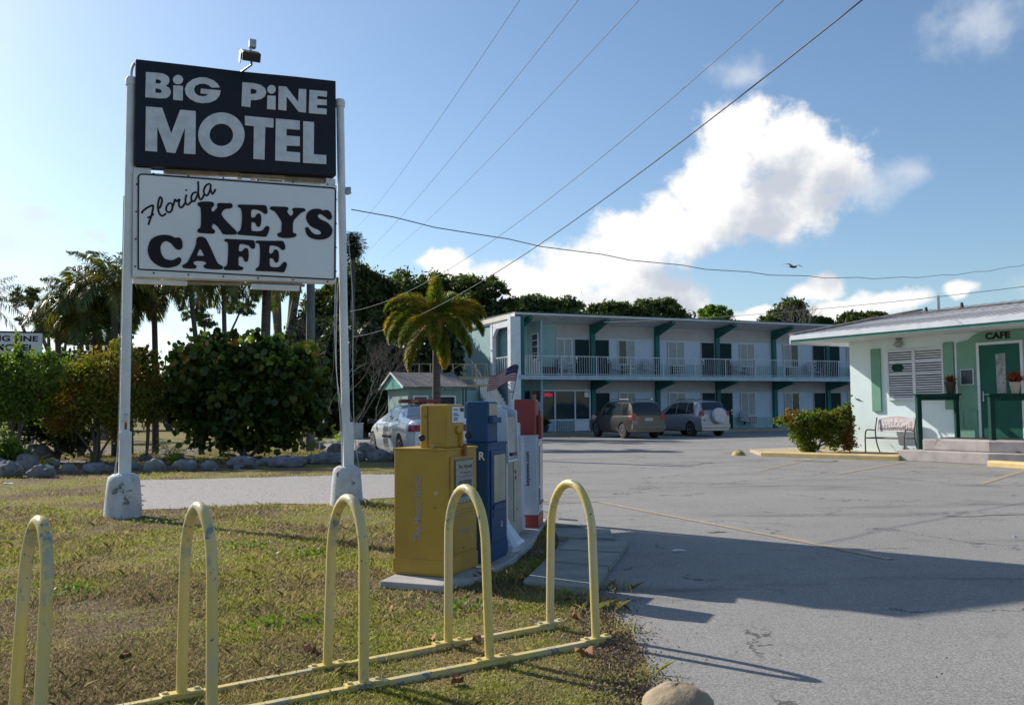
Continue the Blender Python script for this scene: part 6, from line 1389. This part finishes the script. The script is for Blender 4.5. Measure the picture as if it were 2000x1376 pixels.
# golden foxtail palm
Y = 33; tp = A(852, 620, Y); 
fx = [(178, 62, 2.5, 2.3), (186, 36, 2.5, 2.3), (204, 18, 2.5, 2.0), (232, 2, 2.5, 1.45), (272, -8, 2.2, 1.35), (312, 5, 2.3, 1.6), (342, 26, 2.4, 2.0), (2, 52, 2.3, 2.2), (100, 84, 1.9, .5), (60, 66, 1.8, 1.3), (125, 50, 2.0, 1.8), (40, 30, 2.0, 1.9), (214, -34, 2.5, 1.1), (296, -50, 2.2, .7), (345, -18, 2.2, 1.3)]
palm('foxtail_palm', 'golden green foxtail palm with bushy drooping fronds before the motel end', (tp[0], tp[1]), tp, .15, fx, L_fox, nl=120, ll=.50, lw=.020, ldroop=.3, plum=True, fwd=.8)

# shrubs of the front bed
Y = 25.2
plant('sea_grape_bush', 'big dense bush with large round leaves behind the sign posts', 'bush', gb(480, Y), [B(470, 770, 120, 85, Y, .6), B(400, 760, 70, 85, Y, .7), B(560, 775, 75, 80, Y, .7), B(375, 705, 36, 34, Y, .9), B(435, 690, 50, 36, Y, .8), B(515, 695, 52, 34, Y, .8), B(585, 720, 36, 36, Y, .9), B(480, 830, 130, 50, Y, .6), B(350, 730, 22, 22, Y), B(610, 770, 24, 40, Y), B(458, 655, 10, 16, Y), B(400, 668, 12, 12, Y), B(540, 668, 16, 12, Y), B(635, 740, 14, 20, Y), B(330, 790, 16, 30, Y), B(375, 668, 14, 12, Y), B(420, 655, 9, 14, Y), B(505, 660, 10, 12, Y), B(598, 690, 14, 14, Y), B(345, 700, 14, 16, Y), B(625, 820, 16, 30, Y)], L_grape, 11500, .085, [0, 1, 2], 1.0, 8, 520, .17, .5, tr=.07, up=.3)
Y = 23.4
plant('croton_bush', 'broad croton bush with orange and green leaves left of the left sign post', 'bush', gb(190, Y), [B(190, 770, 90, 70, Y, .7), B(130, 790, 50, 55, Y, .8), B(215, 725, 55, 45, Y, .8), B(150, 735, 40, 36, Y, .8), B(235, 800, 40, 60, Y, .8), B(235, 690, 26, 26, Y)], L_crot, 17000, .05, [0, 1, 2, 3, 4], .45, 4, 420, .16, .6, tr=.045)
plant('croton_bush', 'darker narrow croton right of the left sign post', 'bush', gb(288, Y + 1), [B(285, 740, 36, 50, Y + 1), B(290, 790, 32, 40, Y + 1), B(270, 700, 22, 22, Y + 1), B(292, 690, 12, 16, Y + 1)], L_crot, 6500, .05, [0, 1, 2], .45, 4, 200, .16, .5, tr=.035)
plant('green_shrub', 'bright green shrub at the left frame edge covering the small sign', 'bush', gb(30, 22.5), [B(20, 740, 75, 60, 22.5, .8), B(85, 735, 45, 40, 22.5), B(0, 718, 30, 26, 22.5), B(34, 692, 11, 34, 22.5), B(108, 712, 26, 24, 22.5), B(-40, 780, 60, 70, 22.5), B(40, 790, 50, 40, 22.5)], L_green, 15000, .05, None, .5, 4, 380, .17, .5, tr=.04)
plant('green_shrub', 'dark low shrub in the shade between the green shrub and the croton', 'bush', gb(115, 24.5), [B(105, 810, 55, 60, 24.5), B(140, 850, 40, 40, 24.5), B(60, 830, 40, 40, 24.5), B(160, 700, 60, 30, 25.5)], L_dark, 7000, .06, None, .5, 4, 160, .18, .4, tr=.04)
plant('green_shrub', 'leafy stems growing at the foot of the left green shrub', 'bush', gb(22, 20.5), [B(10, 870, 22, 30, 20.5), B(35, 890, 20, 20, 20.5)], L_green, 1500, .045, None, .5, 4, 50, .2, .3, tr=.02)
def fern(label, loc, n, L, mat, seed, group='small fern like plants in the front bed', ll=.14):
    t = thing('fern', label, 'fern', (loc[0], loc[1], 0), 0, group); V = []
    for (a, e, l, d) in ring(n, L, seed, 35, 80, 1.0, 1.8): V += frond((0, 0, .02), math.radians(a), math.radians(e), l, d, 20, ll, .012, .3)
    link('fronds', npmesh('fronds', np.array(V), 4), mat, t)
fern('lime green arching fern left of the round leaved bush', A(335, 890, 22.8), 12, 1.15, L_lime, 3, ll=.22)
fern('yellow plant glowing below the left shrub', A(72, 885, 21.5), 9, .55, leafm('yellow_leaf', (.45, .36, .03), (.55, .45, .05), None, .5), 5)
fern('dark spiky plant in the bed right of the left sign post', A(312, 905, 21.5), 14, .42, L_dark, 7, ll=.06)
fern('yellow green fern between the pole and the right sign post', A(660, 868, 33), 12, .9, L_lime, 9, ll=.2)
fern('small yellow fern under the croton bush', A(185, 885, 23.6), 8, .5, L_lime, 11)
# hedge by the cafe
Y = 25.0
plant('hedge', 'clipped hedge of reddish and bright green leaves left of the cafe corner', 'hedge', gb(1590, Y), [B(1550, 820, 32, 20, Y), B(1585, 824, 30, 20, Y), B(1634, 818, 30, 22, Y), B(1606, 814, 26, 14, Y), B(1567, 842, 25, 28, Y), B(1640, 848, 28, 38, Y), B(1610, 838, 22, 22, Y), B(1575, 868, 20, 14, Y), B(1655, 830, 12, 40, Y)], L_hedge, 17000, .042, [0, 1, 2, 4, 5], .55, 4, 260, .17, .5, tr=.03)
# weeds at the kerb
fern('thin weeds growing at the sand bed behind the kerb', G(1608, 876, .1), 10, .3, L_green, 21, None, .05)
# bed soil
BED = [G(-200, 925)[:2], G(0, 925)[:2], G(200, 922)[:2], G(400, 915)[:2], G(600, 905)[:2], G(760, 900)[:2], (-5.2, 28), (-9, 34), (-24, 34), (-24, 20)]
sheet('planting_bed', BED, .006, M('mulch', (.16, .12, .09), .95, (.09, .07, .05), 5, bump=.8, bscale=30, spots=[((.45, .40, .34), 22, .62, .68)]), .4, .12)
P = RNG.uniform(size=(60000, 2)) * [15, 12] + [-20, 19.5]; P = P[inpoly(P, BED)]; n_ = np.array([MN.noise((p[0] * .9, p[1] * .9, 8.3)) for p in P]); P = P[n_ > .02]
o = link('bed_weeds', blades('bed_weeds', P, .09, .008, .9), m_blade, kind='stuff'); o['label'] = 'short weeds and grass growing through the planting bed'; o['category'] = 'weeds'
# the row of coral boulders
m_rock = M('limestone_boulder', (.21, .21, .22), .95, (.12, .12, .13), 4, bump=1.0, bscale=9, spots=[((.09, .09, .09), 7, .58, .66), ((.42, .41, .40), 3, .6, .7)])  # rock colour dimmed to stand in for shade on the row
ROCKS = [(-30, 925, 40, 26), (14, 932, 30, 20), (22, 905, 24, 16), (52, 925, 26, 24), (72, 903, 38, 22), (82, 932, 28, 15), (100, 915, 18, 13), (133, 925, 13, 14), (190, 924, 34, 13), (262, 918, 14, 10), (302, 922, 22, 17), (283, 902, 18, 9), (360, 919, 25, 14), (408, 918, 18, 12), (475, 914, 32, 15), (522, 908, 18, 9), (560, 911, 44, 13), (608, 904, 20, 10), (640, 905, 42, 14), (690, 900, 26, 13), (712, 894, 24, 18), (742, 900, 28, 14), (775, 898, 22, 12), (665, 885, 28, 14), (610, 878, 24, 12), (445, 895, 20, 8), (345, 898, 16, 8)]
RL = ['wide boulder cut by the left frame edge', 'front boulder just inside the left frame edge', 'small back boulder behind the two leftmost ones', 'tall grey boulder left of the biggest boulder', 'biggest boulder, topmost of the left heap', 'low boulder in front of the biggest boulder', 'narrow boulder leaning right of the left heap', 'upright boulder standing alone left of the sign post',
 'long low boulder just left of the left sign post', 'small boulder just right of the left sign post', 'pointed boulder below the lime green fern', 'flat boulder behind the pointed one below the fern', 'boulder at the left edge of the round leaved bush', 'small round boulder, second below the round leaved bush', 'large pale boulder below the middle of the round leaved bush', 'small flat boulder right of the large pale one', 'longest boulder, left of the utility pole foot', 'small boulder at the foot of the utility pole', 'long boulder just left of the right sign post', 'boulder directly behind the right sign post', 'humped boulder right of the right sign post', 'boulder before the front wheel of the police car', 'last boulder of the row, by the yellow newspaper box', 'back row boulder behind the right sign post', 'back row boulder behind the utility pole', 'little back row stone under the round leaved bush', 'little back row stone beside the lime fern']
for i, (x, yb_, w_, h_) in enumerate(ROCKS):
    p = G(x, yb_); s_ = p[1] / F; mb = MB(); rx, rz_ = w_ * s_ * .92, h_ * s_ * 1.0
    mb.blob((0, 0, rz_ * .55), (rx, rx * .7, rz_), 12, .16, i + 3, -.9); lab = RL[i]
    tag(part('boulder', mb, m_rock, sm=50), lab, 'boulder', 'limestone boulders along the planting bed', (p[0], p[1], 0))

# round leaved bush: outer leaves painted lighter as sunlit, plus a few yellow ones
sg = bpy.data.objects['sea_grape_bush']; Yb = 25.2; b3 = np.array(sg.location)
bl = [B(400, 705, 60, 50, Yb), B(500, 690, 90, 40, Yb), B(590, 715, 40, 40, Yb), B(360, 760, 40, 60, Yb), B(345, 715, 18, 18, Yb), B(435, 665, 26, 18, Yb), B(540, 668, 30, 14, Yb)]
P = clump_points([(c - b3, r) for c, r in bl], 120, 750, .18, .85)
link('outer_leaves', npmesh('outer_leaves', leaves(P, .075, 1.0, .2, 8, .5), 8), leafm('sea_grape_sunlit', (.10, .17, .025), (.20, .27, .05), None, .55, .3), sg)
P = clump_points([(c - b3, r) for c, r in bl[:4]], 40, 70, .2, .8)
link('yellow_leaves', npmesh('yellow_leaves', leaves(P, .07, 1.0, .2, 8, .5), 8), leafm('sea_grape_old', (.30, .20, .04), (.34, .12, .03), None, .4), sg)
# stains and gravel on the asphalt
m_stain = M('oil_stain', (.19, .172, .152), .85, (.26, .245, .225), 7, (.4, .6))
def stain(px, py, a_, b_, seed, nm='oil_stain'):
    c = G(px, py); rr = random.Random(seed); pts = []
    for i in range(26):
        q = 2 * math.pi * i / 26; k_ = 1 + .28 * math.sin(3 * q + seed) + rr.uniform(-.14, .14); pts.append((c[0] + a_ * k_ * math.cos(q), c[1] + b_ * k_ * math.sin(q)))
    me = curve_mesh([pts], 0)
    for v_ in me.vertices: v_.co.z = .0085 + seed * .0004
    link(nm, me, m_stain, kind='structure')
stain(1905, 1004, .42, .26, 2); stain(1440, 884, .5, .5, 3); stain(1330, 905, .7, .5, 6); stain(1395, 1039, .10, .07, 8); stain(1600, 900, .5, .4, 12)
P = np.stack([RNG.uniform(.6, 5.5, 500), RNG.uniform(3.8, 12, 500), np.full(500, .008)], 1)
P2 = np.stack([RNG.normal(.62, .16, 500), RNG.uniform(3.8, 6.4, 500), np.full(500, .008)], 1)
PP = np.concatenate([P, P2]); 
o = link('pebbles', npmesh('pebbles', leaves(PP, .004, .8, .6, 6, .7), 6), M('pebble', (.34, .32, .30), .9, (.12, .11, .10), 60), kind='stuff'); o['label'] = 'loose grit and small pebbles on the near asphalt'; o['category'] = 'pebbles'
# coarse stones of the gravel lane
P = RNG.uniform(size=(14000, 2)) * [9, 8] + [-8.5, 12]; P = P[inpoly(P, GRAV)]
P = np.concatenate([P, RNG.uniform(.010, .014, (len(P), 1))], 1)
o = link('loose_gravel', npmesh('loose_gravel', leaves(P, .009, .8, 9.0, 6, .5), 6), M('gravel_stone', (.44, .41, .39), .9, (.30, .28, .265), 50), kind='stuff'); o['label'] = 'loose coral gravel strewn on the pale lane behind the sign posts'; o['category'] = 'gravel'
# low weeds in the lawn
for x, y, lab, n_, r_ in [(487, 1070, 'bright green weed patch left of the middle hoop', 150, .16), (600, 1085, 'dark green weed patch just left of the middle hoop', 170, .20), (118, 1160, 'weed patch right of the leftmost hoop', 120, .13), (300, 1020, 'low weeds below the left sign footing', 120, .2), (905, 1190, 'weeds in front of the concrete pad', 140, .15), (560, 1225, 'weed patch between the second and third hoop', 120, .14)]:
    p = G(x, y); P = RNG.normal(size=(n_, 3)) * [r_, r_ * .8, 0] + [0, 0, .022]; P[:, 2] += RNG.uniform(0, .03, n_)
    tag(link('weed', npmesh('weed', leaves(P, .02, .5, 1.2, 4, .4), 4), L_green), lab, 'weed', 'weed patches in the lawn', (p[0], p[1], 0))
